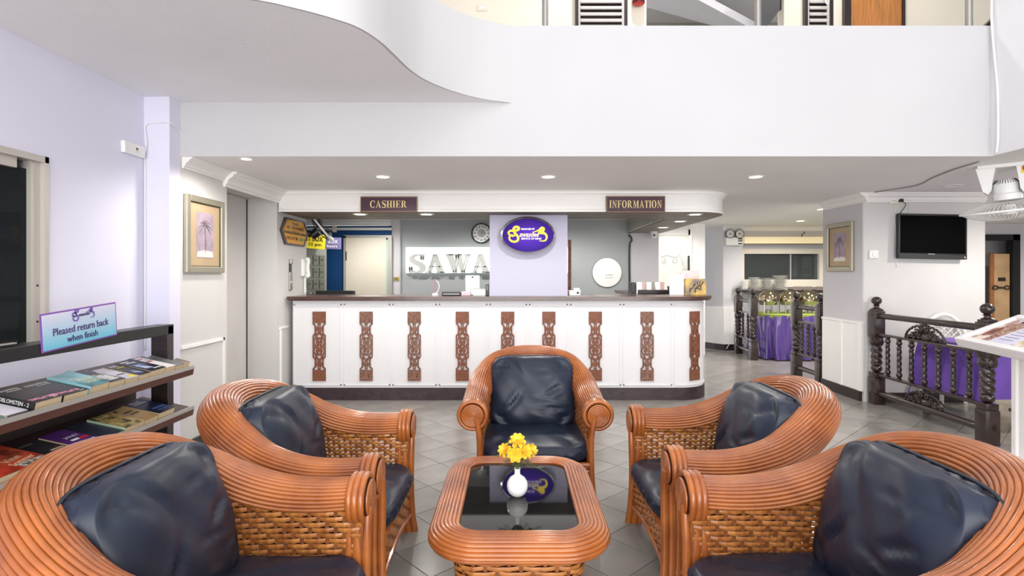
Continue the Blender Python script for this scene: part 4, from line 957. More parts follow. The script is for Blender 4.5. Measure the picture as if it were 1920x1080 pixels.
# ------------------------------------------------------------------ wooden railings
def twist(mb, cx, cy, z0, z1, r, n=20, m=26, turns=1.6, lob=4, dep=.16):
    vs = []
    for i in range(m+1):
        z = z0+(z1-z0)*i/m
        for k in range(n):
            a = 2*PI*k/n; q = r*(1+dep*math.cos(lob*(a)+turns*2*PI*i/m*lob/2)); vs.append((cx+q*math.cos(a), cy+q*math.sin(a), z))
    mb.add(vs, [(i*n+k, i*n+(k+1) % n, (i+1)*n+(k+1) % n, (i+1)*n+k) for i in range(m) for k in range(n)]+[tuple(range(n-1, -1, -1)), tuple(m*n+k for k in range(n))])
def ball(mb, cx, cy, z, r, sq=1.0): mb.lathe([(max(.001, r*math.sin(PI*k/10)), z-r*sq*math.cos(PI*k/10)) for k in range(11)], 18, Matrix.Translation((cx, cy, 0)))
def post_mesh(s=.056):
    mb = MB(); mb.bbox(-s, -s, 0, s, s, .28, .004); mb.bbox(-s*.9, -s*.9, .28, s*.9, s*.9, .335, .004)
    ball(mb, 0, 0, .375, s*.95, .8)
    for a in range(4):
        M = Matrix.Rotation(a*PI/2, 4, 'Z'); mb.lathe([(.001, s*1.08), (s*.35, s*1.05), (s*.62, s*.98), (s*.66, s*.7)], 14, M @ Matrix.Translation((0, 0, .655)) @ Matrix.Rotation(PI/2, 4, 'X'), cap=False)
    twist(mb, 0, 0, .41, .62, s*.82)
    mb.bbox(-s*.8, -s*.8, .62, s*.8, s*.8, .70, .01); mb.bbox(-s, -s, .70, s, s, .98, .006)
    mb.bbox(-s*.8, -s*.8, .98, s*.8, s*.8, 1.0, .003)
    mb.lathe([(s*.75, 1.0), (s*.8, 1.008), (s*.45, 1.016), (s*.4, 1.03), (s*.6, 1.036), (s*.4, 1.044)], 18); ball(mb, 0, 0, 1.085, .05, .9)
    return mb.mesh('post', M_rail, True)
PM = post_mesh()
def bal_mesh():
    mb = MB(); mb.box(-.016, -.016, .325, .016, .016, .335); ball(mb, 0, 0, .365, .027, 1.15); twist(mb, 0, 0, .39, .65, .019, 14, 30, 3, 3, .2); ball(mb, 0, 0, .68, .027, 1.15); mb.box(-.016, -.016, .705, .016, .016, .725)
    return mb.mesh('baluster', M_rail, True)
BM_ = bal_mesh()
def spiral(cx, cz, r, turns, d, a0=0, n=26):
    return [(cx+r*(1-.85*k/n)*math.cos(a0+d*turns*2*PI*k/n), 0, cz+r*(1-.85*k/n)*math.sin(a0+d*turns*2*PI*k/n)) for k in range(n+1)]
def crest_mesh(w, h):
    mb = MB(); mb.prism([(w*.42*math.cos(PI*k/14), h*.62*math.sin(PI*k/14)) for k in range(15)], -.004, .004, 'y')
    for s in (-1, 1):
        for cx, cz, r, a in ((.33, .22, .16, 90), (.2, .42, .2, 60), (.08, .66, .2, 30), (.42, .1, .1, 80), (.12, .25, .18, 200), (.26, .1, .1, 120)):
            for yy in (-.007, .007):
                p = [(s*q[0], yy, q[2]) for q in spiral(w*cx, h*cz, h*r, 1.4, 1, R(a))]; mb.tube(p, [.009*(1-.5*k/len(p)) for k in range(len(p))], 6)
        mb.tube([(s*w/2*math.cos(R(a)), 0, h*.9*math.sin(R(a))*(1+.06*math.sin(a*.5))) for a in range(0, 91, 4)], .011, 6)
    ball(mb, 0, 0, h*.98, h*.14)
    return mb.mesh('carved_crest', M_rail, 'all')
CM = crest_mesh(.5, .15)
def railing(label, x0, y0, x1, y1, nb, posts=(1, 1), crest=True):
    d = Vector((x1-x0, y1-y0, 0)); Ln = d.length; az = math.atan2(d.y, d.x)
    t = thing('wooden_railing', label, 'railing', (x0, y0, 0), (0, 0, az), 'dark carved railings')
    if posts[0]: ob('post', PM, None, t, loc=(0, 0, 0))
    if posts[1]: ob('post', PM, None, t, loc=(Ln, 0, 0))
    a, b = .05, Ln-.05
    ob('top_rail', MB().tube([(a, 0, .93), (b, 0, .93)], .03, 12), M_rail, t, smooth=True)
    ob('upper_rail', MB().bbox(a-.05, -.03, .725, b+.05, .03, .75, .006), M_rail, t)
    ob('lower_rail', MB().bbox(a-.05, -.03, .30, b+.05, .03, .325, .006), M_rail, t)
    ob('bottom_rail', MB().tube([(a, 0, .12), (b, 0, .12)], .032, 12), M_rail, t, smooth=True)
    for k in range(nb): ob('baluster', BM_, None, t, loc=(a+(b-a)*(k+.75)/(nb+.5), 0, 0))
    if crest: 
        ob('carved_crest', CM, None, t, loc=(Ln/2, 0, .75)); c2 = ob('carved_crest', CM, None, t, loc=(Ln/2, 0, .148)); c2.scale = (1, 1, .85)
    return t
RX = 3.83
railing('long dark carved railing in front of the television pillar and purple table', RX, 5.76, 3.80, 4.38, 7)
railing('short dark railing end behind the menu stand at the right edge', 3.87, 4.26, 4.28, 3.55, 3, (0, 1), False)
railing('short dark railing between the pillar and the buffet entrance', RX-.01, 7.37, RX-.04, 6.72, 3, (1, 1), False)
railing('far short dark railing left of the buffet table', RX+.06, 9.45, RX, 8.72, 2, (1, 1), False)

# ------------------------------------------------------------------ television, socket, switches, wires
y = YT-.03; tv = thing('television', 'black flat television mounted on the white pillar', 'television', ((pX(1679, y)+pX(1807, y))/2, y, (pZ(402, y)+pZ(486, y))/2), (R(-1.0), R(1.1), 0))
W_, H_ = pX(1807, y)-pX(1679, y), pZ(402, y)-pZ(486, y)
ob('housing', MB().bbox(-W_/2, -.045, -H_/2, W_/2, -.005, H_/2, .006), M_black, tv)
ob('screen', MB().box(-W_/2+.02, -.0475, -H_/2+.06, W_/2-.02, -.045, H_/2-.02), M_scr, tv)
ob('speaker_bar', MB().bbox(-W_/2+.004, -.05, -H_/2+.002, W_/2-.004, -.04, -H_/2+.045, .003), mat('speaker_grey', (34, 34, 36), .5), tv)
ob('badge', MB().box(-.05, -.0492, -H_/2+.049, .02, -.0478, -H_/2+.055), M_alu, tv); ob('indicator', MB().box(W_/2-.035, -.052, -H_/2+.014, W_/2-.02, -.05, -H_/2+.03), M_alu, tv)
ob('wall_bracket', MB().box(-.12, -.005, -.1, .12, .026, .1), M_black, tv)
so = thing('wall_socket', 'beige wall socket with a black plug above the television', 'socket', (pX(1679, YT), YT, pZ(376, YT)))
ob('plate', MB().bbox(-.075, -.014, -.036, .075, 0, .036, .004), M_ivory, so); ob('plug', MB().bbox(.02, -.05, -.02, .055, -.014, .012, .006), M_black, so)
for k in range(2): ob('socket_hole', MB().box(-.035+.018*k, -.0155, -.008, -.029+.018*k, -.0135, .008), M_black, so)
def wire(label, pts, r=.004, m=None, n=8): 
    o = ob('cable', MB().tube(catmull(pts, n), r, 6), m or M_white, smooth='all'); tag(o, label, 'cable'); return o
xs, zs = pX(1679, YT), pZ(376, YT)
wire('black power lead from the socket down to the television', [(xs+.04, YT-.045, zs-.015), (xs+.075, YT-.05, zs-.05), (xs+.05, YT-.02, zs-.12), (xs+.03, YT-.015, zs-.16)], .004, M_black)
wire('white cable looped beside the television on the pillar', [(xs+.02, YT-.008, ZC-.1), (xs+.1, YT-.02, zs+.05), (xs+.14, YT-.012, zs-.08), (xs+.11, YT-.006, zs-.17)], .003)
wire('thin white cable hanging left of the television', [(xs+.0, YT-.006, zs-.04), (xs-.012, YT-.006, zs-.2), (xs+.0, YT-.006, zs-.35), (xs+.01, YT-.006, zs-.72)], .003)
wire('grey cable tacked across the ceiling toward the pillar', [(pX(1640, 5.7), 5.7, ZC-.01), (3.9, 5.3, ZC-.008), (3.75, 4.9, ZC-.008), (3.62, 4.5, ZC-.008), (XR+.05, YB+.16, ZC-.008)], .006, mat('grey_conduit', (150, 148, 146), .5))
wire('white cable running down the corner of the right gallery', [(XR-.006, YB-.02, 3.6), (XR-.02, YB-.03, 3.2), (XR-.006, YB-.06, 2.7), (XR-.02, YB-.08, 2.35), (XR-.006, YB-.05, 2.24)], .008)
sw = thing('switch_plate', 'white rounded dimmer plate left of the television', 'switch', (pX(1637, YT), YT, pZ(477, YT)))
ob('plate', MB().bbox(-.05, -.022, -.045, .05, 0, .045, .012), M_white, sw); ob('dial', MB().lathe([(.001, .032), (.022, .03), (.026, .02)], 18, Matrix.Rotation(PI/2, 4, 'X')), M_white, sw, smooth=True)
y0_, y1_ = pY(243, XL), pY(270, XL)
bx = thing('socket_box', 'white surface socket on the left wall beside the column', 'socket', (XL, (y0_+y1_)/2-.06, 2.22), (R(-2), 0, PI/2))
ob('plate', MB().bbox(-.1, -.03, -.04, .1, 0, .04, .006), M_white, bx); ob('outlet', MB().box(-.0, -.033, -.017, .03, -.029, .017), M_ivory, bx); ob('outlet_hole', MB().box(.006, -.0345, -.002, .022, -.032, .012), M_black, bx)
wire('white cable from the wall socket over the column to the beam', [(XL+.02, 3.86, 2.18), (XL+.03, 3.87, 2.3), (XL+.02, 3.875, 2.42), (XL+.1, 3.882, 2.44), (XW+.006, 3.884, 2.44), (XW+.006, 3.99, 2.41), (XW+.02, 4.008, 2.40)], .004)
wire('white cable down the edge of the left column', [(XL+.012, 3.884, 2.2), (XL+.012, 3.884, 1.5), (XL+.012, 3.884, .82)], .005)

# ------------------------------------------------------------------ lift wall: hexagonal sign, lock plate, intercom
XE = XW
ya, yb = pY(524, XE), pY(574.5, XE); zc_ = pZ(436, (ya+yb)/2); Wd = yb-ya
hx = thing('notice_sign', 'yellow hexagonal payment notice on the wall left of the counter', 'sign', (XE, (ya+yb)/2, zc_), (0, 0, PI/2))
def hexa(k, a, b): return MB().prism([(-Wd/2*k, 0), (-Wd/2*k+.11, .145*k), (Wd/2*k-.11, .145*k), (Wd/2*k, 0), (Wd/2*k-.11, -.145*k), (-Wd/2*k+.11, -.145*k)], a, b, 'y')
ob('border', hexa(1, -.02, 0), mat('notice_dark_border', (70, 54, 60), .4), hx); ob('face', hexa(.88, -.022, -.019), mat('notice_amber', (222, 164, 44), .5), hx)
MR = mat('notice_brown_text', (110, 50, 20), .5)
for tx, zz, ww, hh, mm in (('PAID', .09, .17, .03, MR), ('NO - REFUNDABLE', .045, .48, .036, MR), ('จ่ายเงินแล้วไม่คืนเงิน ทุกกรณี', -.012, .62, .05, MK), ('CHECK OUT TIME', -.07, .32, .036, MR)):
    write(tx, ww, hh, mm, hx, (-.1 if 'CHECK' in tx else 0, -.0225, zz), bold=.002)
write('12.00', .11, .036, mat('notice_green_text', (30, 140, 90), .5), hx, (.15, -.0225, -.07), bold=.003); write('NOON', .1, .03, mat('notice_grey_text', (140, 120, 90), .5), hx, (.28, -.0225, -.07))
yl = pY(543.5, XE); lk = thing('lock_plate', 'grey metal fire-key plate on the wall below the yellow notice', 'lock', (XE, yl, pZ(515, yl)), (0, 0, PI/2))
ob('lower_plate', MB().bbox(-.035, -.016, -.17, .035, 0, .03, .003), M_steel, lk); ob('upper_plate', MB().bbox(-.028, -.012, .03, .028, 0, .14, .003), M_black, lk); ob('hasp', MB().bbox(-.03, -.025, .12, .03, 0, .17, .004), M_steel, lk)
ob('number_tag', MB().box(-.015, -.0175, -.09, .015, -.0155, -.07), M_white, lk)
yi = pY(567, XE); ic = thing('intercom_phone', 'white intercom handset on the wall beside the counter', 'phone', (XE, yi, pZ(502, yi)), (0, 0, PI/2))
ob('base', MB().bbox(-.05, -.03, -.1, .05, 0, .1, .01), M_white, ic)
hs = MB().tube(catmull([(.0, -.045, -.1), (.0, -.07, -.085), (.0, -.062, 0), (.0, -.07, .085), (.0, -.045, .1)], 8), [.02]+[.026]*7+[.02]*18+[.026]*6+[.02], 10)
ob('handset', hs, M_white, ic, smooth=True)
ob('coiled_cord', MB().tube([(.012*math.cos(k*1.3)+.0, -.03+.012*math.sin(k*1.3), -.11-.0014*k) for k in range(0, 130)], .004, 5), M_white, ic, smooth='all')

# ------------------------------------------------------------------ inside reception
lkx = thing('safe_deposit_locker', 'grey deposit box locker standing before the blue wall', 'locker', (-2.905, 7.55, 0), (0, 0, R(32)))
NC, NR_, cw, chh = 7, 8, .086, .168
WL = NC*cw
ob('carcass', MB().bbox(-WL/2-.02, .0, .05, WL/2+.02, .4, 1.72, .004), M_lockd, lkx)
dm = MB().bbox(-cw/2+.006, -.012, -chh/2+.012, cw/2-.006, .002, chh/2-.012, .003).mesh('locker_door', M_locker)
km = MB().box(.022, -.017, -.02, .038, -.011, .0).mesh('number_plate', M_black); hm = MB().box(-cw/2+.004, -.014, -.055, -cw/2+.012, -.009, .055).mesh('hinge', M_black)
lm_ = MB().lathe([(.009, 0), (.009, .006), (.001, .007)], 10, Matrix.Rotation(PI/2, 4, 'X')).mesh('lock', M_chrome)
for i in range(NC):
    for j in range(NR_):
        dd = ob('locker_door', dm, None, lkx, loc=(-WL/2+cw*(i+.5), 0, .30+chh*(j+.5)))
        ob('hinge', hm, None, dd); nb_ = ob('number_plate', MB().box(-.02, -.0135, -.006, .012, -.0115, .014).mesh('number_plate', MATS['dark_fillet']) if (i+j) == 0 else bpy.data.meshes['number_plate.001'], None, dd)
        if j in (3, 4): ob('lock', lm_, None, dd, loc=(.018, -.012, .045))
pl1 = thing('locker_sign', 'yellow deposit box hours card standing on the locker', 'sign', (-2.845, 7.54, 1.725), (R(-8), R(3), R(26)))
ob('card', MB().box(-.24, -.004, 0, .24, .0, .21), mat('card_yellow', (244, 226, 30), .5), pl1)
write('DEPOSIT BOX', .42, .075, MK, pl1, (0, -.005, .14), bold=.002); write('7 am - 12 pm', .38, .055, MK, pl1, (.0, -.005, .055), bold=.002)
pl2 = thing('locker_sign', 'purple deposit box sign behind the yellow card on the locker', 'sign', (-2.70, 7.80, 1.725), (R(-4), 0, R(26)))
ob('card', MB().bbox(-.3, -.012, 0, .24, .0, .17, .004), mat('card_purple', (94, 86, 130), .5), pl2); write('DEPOSIT BOX', .4, .05, MW, pl2, (-.01, -.0135, .11)); write('24 hours', .22, .035, MW, pl2, (.07, -.0135, .045))
# white door in the blue wall
yd = YR-.13; d0, d1 = pX(645, yd), pX(728, yd); dz = pZ(446, yd)
dw = struct('door_3', MB().box(d0-.0, yd-.03, 0, d0+.04, yd+.01, dz+.03).box(d0, yd-.03, dz, d1+.06, yd+.01, dz+.04).box(d1, yd-.03, 0, d1+.06, yd+.01, dz), mat('aluminium_door_frame', (178, 176, 168), .4, metal=.2))
ob('door_leaf', MB().box(d0+.04, yd-.022, .02, d1-.03, yd+.0, dz), mat('ivory_door', (226, 218, 202), .5, var=(1.5, .05)), dw)
ob('door_hinge', MB().box(d0+.032, yd-.034, 1.58, d0+.048, yd-.02, 1.72), M_black, dw); ob('glass_edge_strip', MB().box(d1-.03, yd-.026, 0, d1+.03, yd-.0, dz-.03), mat('mint_strip', (176, 200, 186), .4), dw)
# roller blind rail above the blue wall
yv = YR-.16; rb = thing('roller_blind_tube', 'white blind tube fixed above the blue wall', 'blind', (pX(667, yv), yv, 2.07)); 
ob('tube', MB().tube([(-1.0, 0, 0), (.56, 0, 0)], .022, 10), M_white, rb, smooth=True); ob('bracket', MB().bbox(-.36, -.03, -.05, -.3, .03, .05, .006), M_ivory, rb)
# lit letters sign
yy = YR-.01; x0_, x1_, z1_, z0_ = pX(762, yy), pX(1066, yy), pZ(464, yy), pZ(512, yy)
lb = thing('letter_sign', 'lit white panel with pale raised capital letters on the grey office wall', 'sign', ((x0_+x1_)/2, yy, (z0_+z1_)/2))
W_, H_ = x1_-x0_, z1_-z0_
ob('light_panel', MB().box(-W_/2, -.05, -H_/2, W_/2, 0, H_/2), mat('lit_white_panel', (244, 250, 246), .5, emit=((240, 255, 248), .5)), lb)
ob('lettering', serif_text('SAWASDEE', W_*.955, H_*.72, mat('raised_letter', (186, 188, 184), .4), .05, bold=.05), None, lb, loc=(.0, -.055, -H_*.13), rot=(PI/2, 0, 0))
# clock
yk_ = YR-.005; ck = thing('wall_clock', 'round black rimmed wall clock on the grey office wall', 'clock', (pX(903, yk_), yk_, pZ(437.5, yk_))); rc = .162
Mx = Matrix.Rotation(PI/2, 4, 'X')
ob('rim', MB().lathe([(rc*.86, .0), (rc, .0), (rc, .025), (rc*.94, .045), (rc*.86, .03)], 36, Mx, cap=False), M_black, ck, smooth=True)
ob('bezel', MB().tube([(rc*.84*math.cos(2*PI*k/40), -.03, rc*.84*math.sin(2*PI*k/40)) for k in range(40)], .006, 6, closed=True), M_chrome, ck, smooth='all')
ob('dial', MB().lathe([(rc*.86, .012), (.001, .0121)], 36, Mx, cap=False), MW, ck); ob('inner_dial', MB().lathe([(rc*.4, .014), (.001, .0141)], 30, Mx, cap=False), mat('dial_grey', (160, 162, 168), .4), ck)
for k in range(12):
    a = PI/2-2*PI*(k+1)/12; write(str(k+1), None, .028, MK, ck, (rc*.66*math.cos(a), -.0145, rc*.66*math.sin(a)), name='numeral')
for ln, a, ww in ((.06, R(62), .006), (.09, R(0), .005)): ob('clock_hand', MB().box(-.01, -.018, -ww/2, ln, -.016, ww/2), M_black, ck, rot=(0, -a, 0))
# grey fan blade on a rod and office items
of = ob('ceiling_fan_blade', MB().bbox(pX(865, 7.4), 7.36, 2.12, pX(925, 7.4), 7.46, 2.135, .004), mat('grey_blade', (120, 122, 124), .5)); tag(of, 'grey fan blade under the office ceiling above the clock', 'fan')
ob('blade_rod', MB().tube([(pX(915, 7.4), 7.41, 2.135), (pX(915, 7.4), 7.41, ZC)], .01, 8), M_steel, of)
op = thing('wall_outlet', 'small brass coloured outlet low on the office wall strip', 'socket', (pX(743, YR-.09), YR-.08, pZ(523, YR-.09))); ob('plate', MB().bbox(-.045, -.01, -.03, .045, 0, .03, .003), mat('brass_outlet', (170, 150, 90), .4, metal=.4), op); ob('outlet_hole', MB().box(-.02, -.0115, -.006, .02, -.0095, .006), M_black, op)
def at(u, y): return pX(u, y)
ym = 6.62; mo = thing('computer_monitor', 'black monitor seen from behind on the inner desk left', 'monitor', (pX(629, ym), ym, .752))
ob('screen_housing', MB().bbox(-.235, -.02, .1, .235, .03, .415, .01), M_black, mo); ob('stand', MB().bbox(-.03, -.01, .01, .03, .02, .12, .004), M_black, mo); ob('foot', MB().bbox(-.1, -.08, 0, .1, .08, .012, .004), M_black, mo)
ob('badge', MB().box(-.035, -.0215, .34, .035, -.0195, .36), mat('badge_grey', (60, 60, 64), .4), mo)
zt_ = 1.126
def item(name, label, cat, u, y, rot=0): return thing(name, label, cat, (pX(u, y), y, zt_), (0, 0, rot))
yq = 6.12
ms = item('desk_fan_lamp', 'small white gooseneck desk light on the counter', 'lamp', 816, yq); ob('base', MB().lathe([(.036, 0), (.036, .012), (.02, .028), (.001, .03)], 18), M_white, ms, smooth=True)
ob('gooseneck', MB().tube(catmull([(0, 0, .02), (.03, 0, .05), (.045, 0, .1), (.03, 0, .15), (.005, 0, .165)], 6), .0045, 6), M_white, ms, smooth='all'); ob('pink_stick', MB().tube([(0, -.005, .02), (.002, -.005, .19)], .006, 6), mat('pink_plastic', (214, 100, 140), .4), ms)
st_ = item('key_box', 'long black box lying on the counter', 'box', 847, yq); ob('body', MB().bbox(-.105, -.05, 0, .105, .05, .042, .004), M_black, st_); ob('label_strip', MB().box(-.09, -.052, .016, .09, -.0495, .022), M_alu, st_)
pk = item('pink_box', 'small pale pink box beside the black box on the counter', 'box', 874, yq); ob('body', MB().bbox(-.05, -.045, 0, .05, .045, .044, .004), mat('pale_pink_card', (232, 196, 206), .6), pk); ob('lid', MB().bbox(-.052, -.047, .032, .052, .047, .046, .003), mat('pale_pink_lid', (238, 208, 214), .6), pk)
sg = item('paper_sign', 'white printed notice in a clear stand on the counter', 'sign', 886, yq+.12); ob('sheet', MB().box(-.08, -.002, .012, .08, 0, .226), M_paper, sg); ob('stand_foot', MB().bbox(-.08, -.04, 0, .08, .04, .012, .003), mat('clear_acrylic', (235, 240, 240), .1, alpha=.5), sg)
for k in range(7): ob('printed_line', MB().box(-.05+.004*(k % 3), -.0032, .16-.017*k, .05-.006*(k % 2), -.002, .163-.017*k), mat('grey_print', (150, 150, 156), .6), sg)
ob('printed_mark', MB().lathe([(.001, .0032), (.01, .0032), (.01, .002)], 12, Matrix.Translation((0, 0, .205)) @ Matrix.Rotation(PI/2, 4, 'X')), MK, sg)
ac = item('card_holder', 'clear box of cards next to the white column on the counter', 'box', 902, yq-.02)
ob('front_wall', MB().bbox(-.085, -.05, 0, .085, -.044, .07, .002), MATS['clear_acrylic'], ac); ob('cards', MB().box(-.078, -.043, .002, .0, .04, .085).box(.006, -.043, .002, .078, .04, .078), mat('card_stack', (214, 216, 206), .7, var=(40, .2)), ac); ob('bottom', MB().box(-.085, -.05, 0, .085, .05, .003), MATS['clear_acrylic'], ac)
ds = item('card_reader', 'small dark upright card reader against the white column', 'device', 914, yq-.08); ob('body', MB().bbox(-.02, -.015, 0, .018, .02, .13, .005), M_black, ds); ob('face', MB().box(-.014, -.017, .06, .012, -.0145, .118), mat('slate_plastic', (80, 82, 90), .3), ds)
wb = item('desk_organiser', 'small white organiser on the counter right of the column', 'box', 1077, yq); ob('tray', MB().bbox(-.062, -.05, 0, .062, .05, .055, .006), M_white, wb); ob('divider', MB().bbox(-.01, -.03, .05, .055, .03, .085, .005), M_white, wb); ob('slot', MB().box(.02, -.0515, .02, .045, -.049, .045), M_black, wb); ob('rim_lip', MB().bbox(-.066, -.054, .05, .066, .054, .058, .002), M_white, wb)
ry = 6.5
lr = item('brochure_rack', 'dark rack of leaflets on the counter left of the white card', 'rack', 1222, ry+.25)
ob('rack_body', MB().bbox(-.20, -.12, 0, .17, .1, .05, .006), M_black, lr); ob('rack_side', MB().bbox(-.215, -.12, 0, -.20, .1, .14, .002), M_white, lr); ob('rack_side', MB().bbox(-.27, -.1, 0, -.225, .1, .14, .004), M_black, lr)
for k in range(6): ob('leaflet', MB().box(-.03, -.003, 0, .03, 0, .1), (M_paper, mat('leaflet_rose', (206, 170, 168), .6), M_paper, mat('leaflet_grey', (150, 146, 140), .6))[k % 4], lr, loc=(-.16+.055*k, -.06+.03*(k % 2), .045), rot=(R(-12), R(4*(k % 3)-4), 0))
for k, (uu, ww) in enumerate(((1260, .04), (1277, .035))):
    b_ = item('file_box', ('low dark green box on the counter beside the leaflets', 'black file box behind the white card on the counter')[k], 'box', uu, ry+.2); ob('body', MB().bbox(-ww, -.06, 0, ww, .06, .09, .004), mat('dark_green_box', (50, 56, 48), .5) if k == 0 else M_black, b_); ob('lid', MB().bbox(-ww-.003, -.063, .075, ww+.003, .063, .092, .003), MATS.get('dark_green_box') if k == 0 else M_black, b_)
wc = item('blank_card', 'tall blank white card standing on the counter right end', 'card', 1268.5, ry-.2, R(-3)); ob('card', MB().bbox(-.082, -.006, 0, .082, 0, .235, .002), M_paper, wc); ob('back_strut', MB().box(-.03, 0, 0, .03, .05, .004), M_paper, wc)
pc = item('menu_flyer', 'pale pink flyer behind the golden box on the counter', 'flyer', 1294, ry+.1, R(4)); ob('sheet', MB().box(-.12, -.003, .0, .115, 0, .285), cover_mat('flyer_print', [(226, 200, 208), (236, 222, 226), (226, 214, 190)], 12), pc); ob('foot', MB().box(-.1, -.03, 0, .1, .03, .006), M_paper, pc)
gb = item('golden_box', 'golden mottled box with a dark lizard emblem on the counter end', 'box', 1303, ry-.22, R(-2))
ob('box_body', MB().bbox(-.118, -.035, 0, .118, .035, .187, .003), cover_mat('gold_mottle', [(120, 110, 104), (176, 150, 96), (228, 184, 84)], 9), gb)
lz = MB()
for pts, r_ in (([(-.07, -.037, .03), (-.06, -.037, .075), (-.035, -.037, .08), (-.03, -.037, .11), (-.005, -.037, .12)], .005), ([(-.05, -.037, .05), (-.075, -.037, .06)], .004), ([(-.01, -.037, .03), (.0, -.037, .08), (.03, -.037, .1), (.06, -.037, .12), (.085, -.037, .155)], .006), ([(.0, -.037, .08), (.035, -.037, .075), (.05, -.037, .06), (.06, -.037, .075)], .005), ([(.03, -.037, .1), (.02, -.037, .14), (.03, -.037, .16)], .004), ([(.045, -.037, .11), (.045, -.037, .15), (.06, -.037, .165)], .004), ([(-.02, -.037, .1), (-.01, -.037, .14)], .004), ([(.05, -.037, .115), (.06, -.037, .09), (.045, -.037, .085)], .004)):
    lz.tube(catmull(pts, 5), r_, 6)
ob('lizard_emblem', lz, mat('emblem_dark', (60, 34, 20), .4), gb)
# round mirror disc with print
ymr = YR-.006; rm = thing('round_mirror', 'round white sign with small grey print on the grey office wall', 'sign', (pX(1138, ymr), ymr, pZ(511, ymr))); rd = 27.5*ymr/F
ob('disc', MB().lathe([(rd, 0), (rd, .012), (rd-.004, .016), (.001, .016)], 48, Mx), mat('white_sign_disc', (244, 242, 238), .25), rm, smooth=True); ob('dark_rim', MB().tube([(rd*math.cos(2*PI*k/48), -.008, rd*math.sin(2*PI*k/48)) for k in range(48)], .005, 6, closed=True), M_black, rm, smooth='all')
write('CAR PARKING', .125, .022, mat('sign_grey_text', (110, 108, 106), .6), rm, (.03, -.0165, -.04)); write('FOR GUESTS', .12, .016, MATS['sign_grey_text'], rm, (.03, -.0165, -.082))
wire('black cable down the join of the office wall', [(pX(1178, YR-.03), YR-.034, 1.99), (pX(1182, YR-.03), YR-.04, 1.96), (pX(1184, YR-.03), YR-.05, 1.9), (pX(1180, YR-.03), YR-.04, 1.8), (pX(1180, YR-.03), YR-.04, 1.3), (pX(1184, YR-.03), YR-.04, .9)], .012, M_black)
cc = thing('dome_camera', 'white dome camera under the canopy end', 'camera', (2.14, 8.3, ZK))
ob('base', MB().lathe([(.06, 0), (.06, -.02), (.05, -.025)], 20), M_white, cc, smooth=True); ob('dome', MB().lathe([(.05, -.02), (.055, -.05), (.045, -.085), (.02, -.1), (.001, -.102)], 20), M_white, cc, smooth=True); ob('lens', MB().lathe([(.016, 0), (.016, .02), (.001, .021)], 14, Matrix.Translation((-.01, -.045, -.06)) @ Matrix.Rotation(PI/2, 4, 'X')), M_black, cc, smooth=True)
bd = thing('desk_divider', 'narrow carved brown board standing behind the white column', 'board', (pX(1068, 6.9), 6.9, 1.126-.376)); ob('board', MB().bbox(-.02, -.01, 0, .02, .01, 1.05, .003), M_fret, bd)
for k in range(5): ob('carved_knot', MB().lathe([(.001, .014), (.014, .012), (.018, 0)], 10, Matrix.Translation((0, -.01, .3+.16*k)) @ Matrix.Rotation(PI/2, 4, 'X')), M_fret, bd, smooth=True)
# black wall fan left inside reception
wf = thing('wall_fan', 'dark caged wall fan inside reception above the lockers', 'fan', (-2.36, 6.75, 1.93), (0, R(52), R(15)))
def fan_cage(r, dpt, n, wr_): 
    mb = MB(); mb.tube([(r*math.cos(2*PI*k/40), r*math.sin(2*PI*k/40), 0) for k in range(40)], wr_*2.4, 6, closed=True)
    for k in range(n):
        a = 2*PI*k/n; 
        for sgn in (-1, 1): mb.tube([(r*q*math.cos(a), r*q*math.sin(a), sgn*dpt*(1-q**3)) for q in (.15, .5, .8, 1)], wr_, 4)
    return mb
ob('cage', fan_cage(.2, .06, 40, .0016), mat('fan_wire_grey', (70, 72, 76), .4), wf, smooth='all'); ob('cage_band', MB().lathe([(.203, -.012), (.207, 0), (.203, .012)], 36, cap=False), M_white, wf, smooth=True)
ob('motor', MB().lathe([(.001, -.16), (.05, -.155), (.06, -.06), (.04, -.05), (.001, -.05)], 20), M_black, wf, smooth=True)
def blades(r, n, m, par):
    for k in range(n):
        b_ = MB(); b_.grid(lambda u, v: Matrix.Rotation(2*PI*k/n, 4, 'Z') @ Vector((r*(.15+.8*v), r*(.12+.32*v)*(u-.5)*2, .03*(u-.5)*2)), 6, 6); ob('fan_blade', b_, m, par, smooth='all')
blades(.19, 3, M_black, wf); ob('wall_bracket', MB().tube([(-.0, 0, -.15), (-.1, -.06, -.25)], .02, 8), M_black, wf)

# ------------------------------------------------------------------ white ceiling fan at the right
cf = thing('orbit_fan', 'white caged fan hanging from the lower ceiling at the right edge', 'fan', (3.905, 4.33, ZC), (0, 0, R(-44)))
br = MB(); br.bbox(-.17, -.1, -.03, .17, .1, 0, .008)
for s in (-1, 1): br.prism([(s*.18, -.02), (s*.06, -.02), (s*.075, -.12), (s*.085, -.2), (s*.105, -.235), (s*.135, -.21)], -.09, .09, 'y')
ob('ceiling_bracket', br, M_white, cf); ob('energy_label', MB().box(.09, -.0925, -.09, .15, -.0905, -.035), mat('energy_label_yellow', (240, 214, 50), .5), cf)
ob('energy_label_arc', MB().lathe([(.026, .0), (.026, .002), (.014, .002), (.014, 0)], 20, Matrix.Translation((.12, -.0925, -.05)) @ Matrix.Rotation(PI/2, 4, 'X'), cap=False), MATS['print_red'], cf)
hd_ = bpy.data.objects.new('fan_head', None); 
Mt = Matrix.Translation((.0, 0, -.16)) @ Matrix.Rotation(R(-4), 4, 'Y') @ Matrix.Rotation(R(6), 4, 'X')
ob('motor', MB().lathe([(.001, .05), (.055, .045), (.078, .015), (.08, -.06), (.092, -.07), (.092, -.115), (.06, -.12), (.001, -.12)], 28, Mt), M_white, cf, smooth=True)
vb = MB()
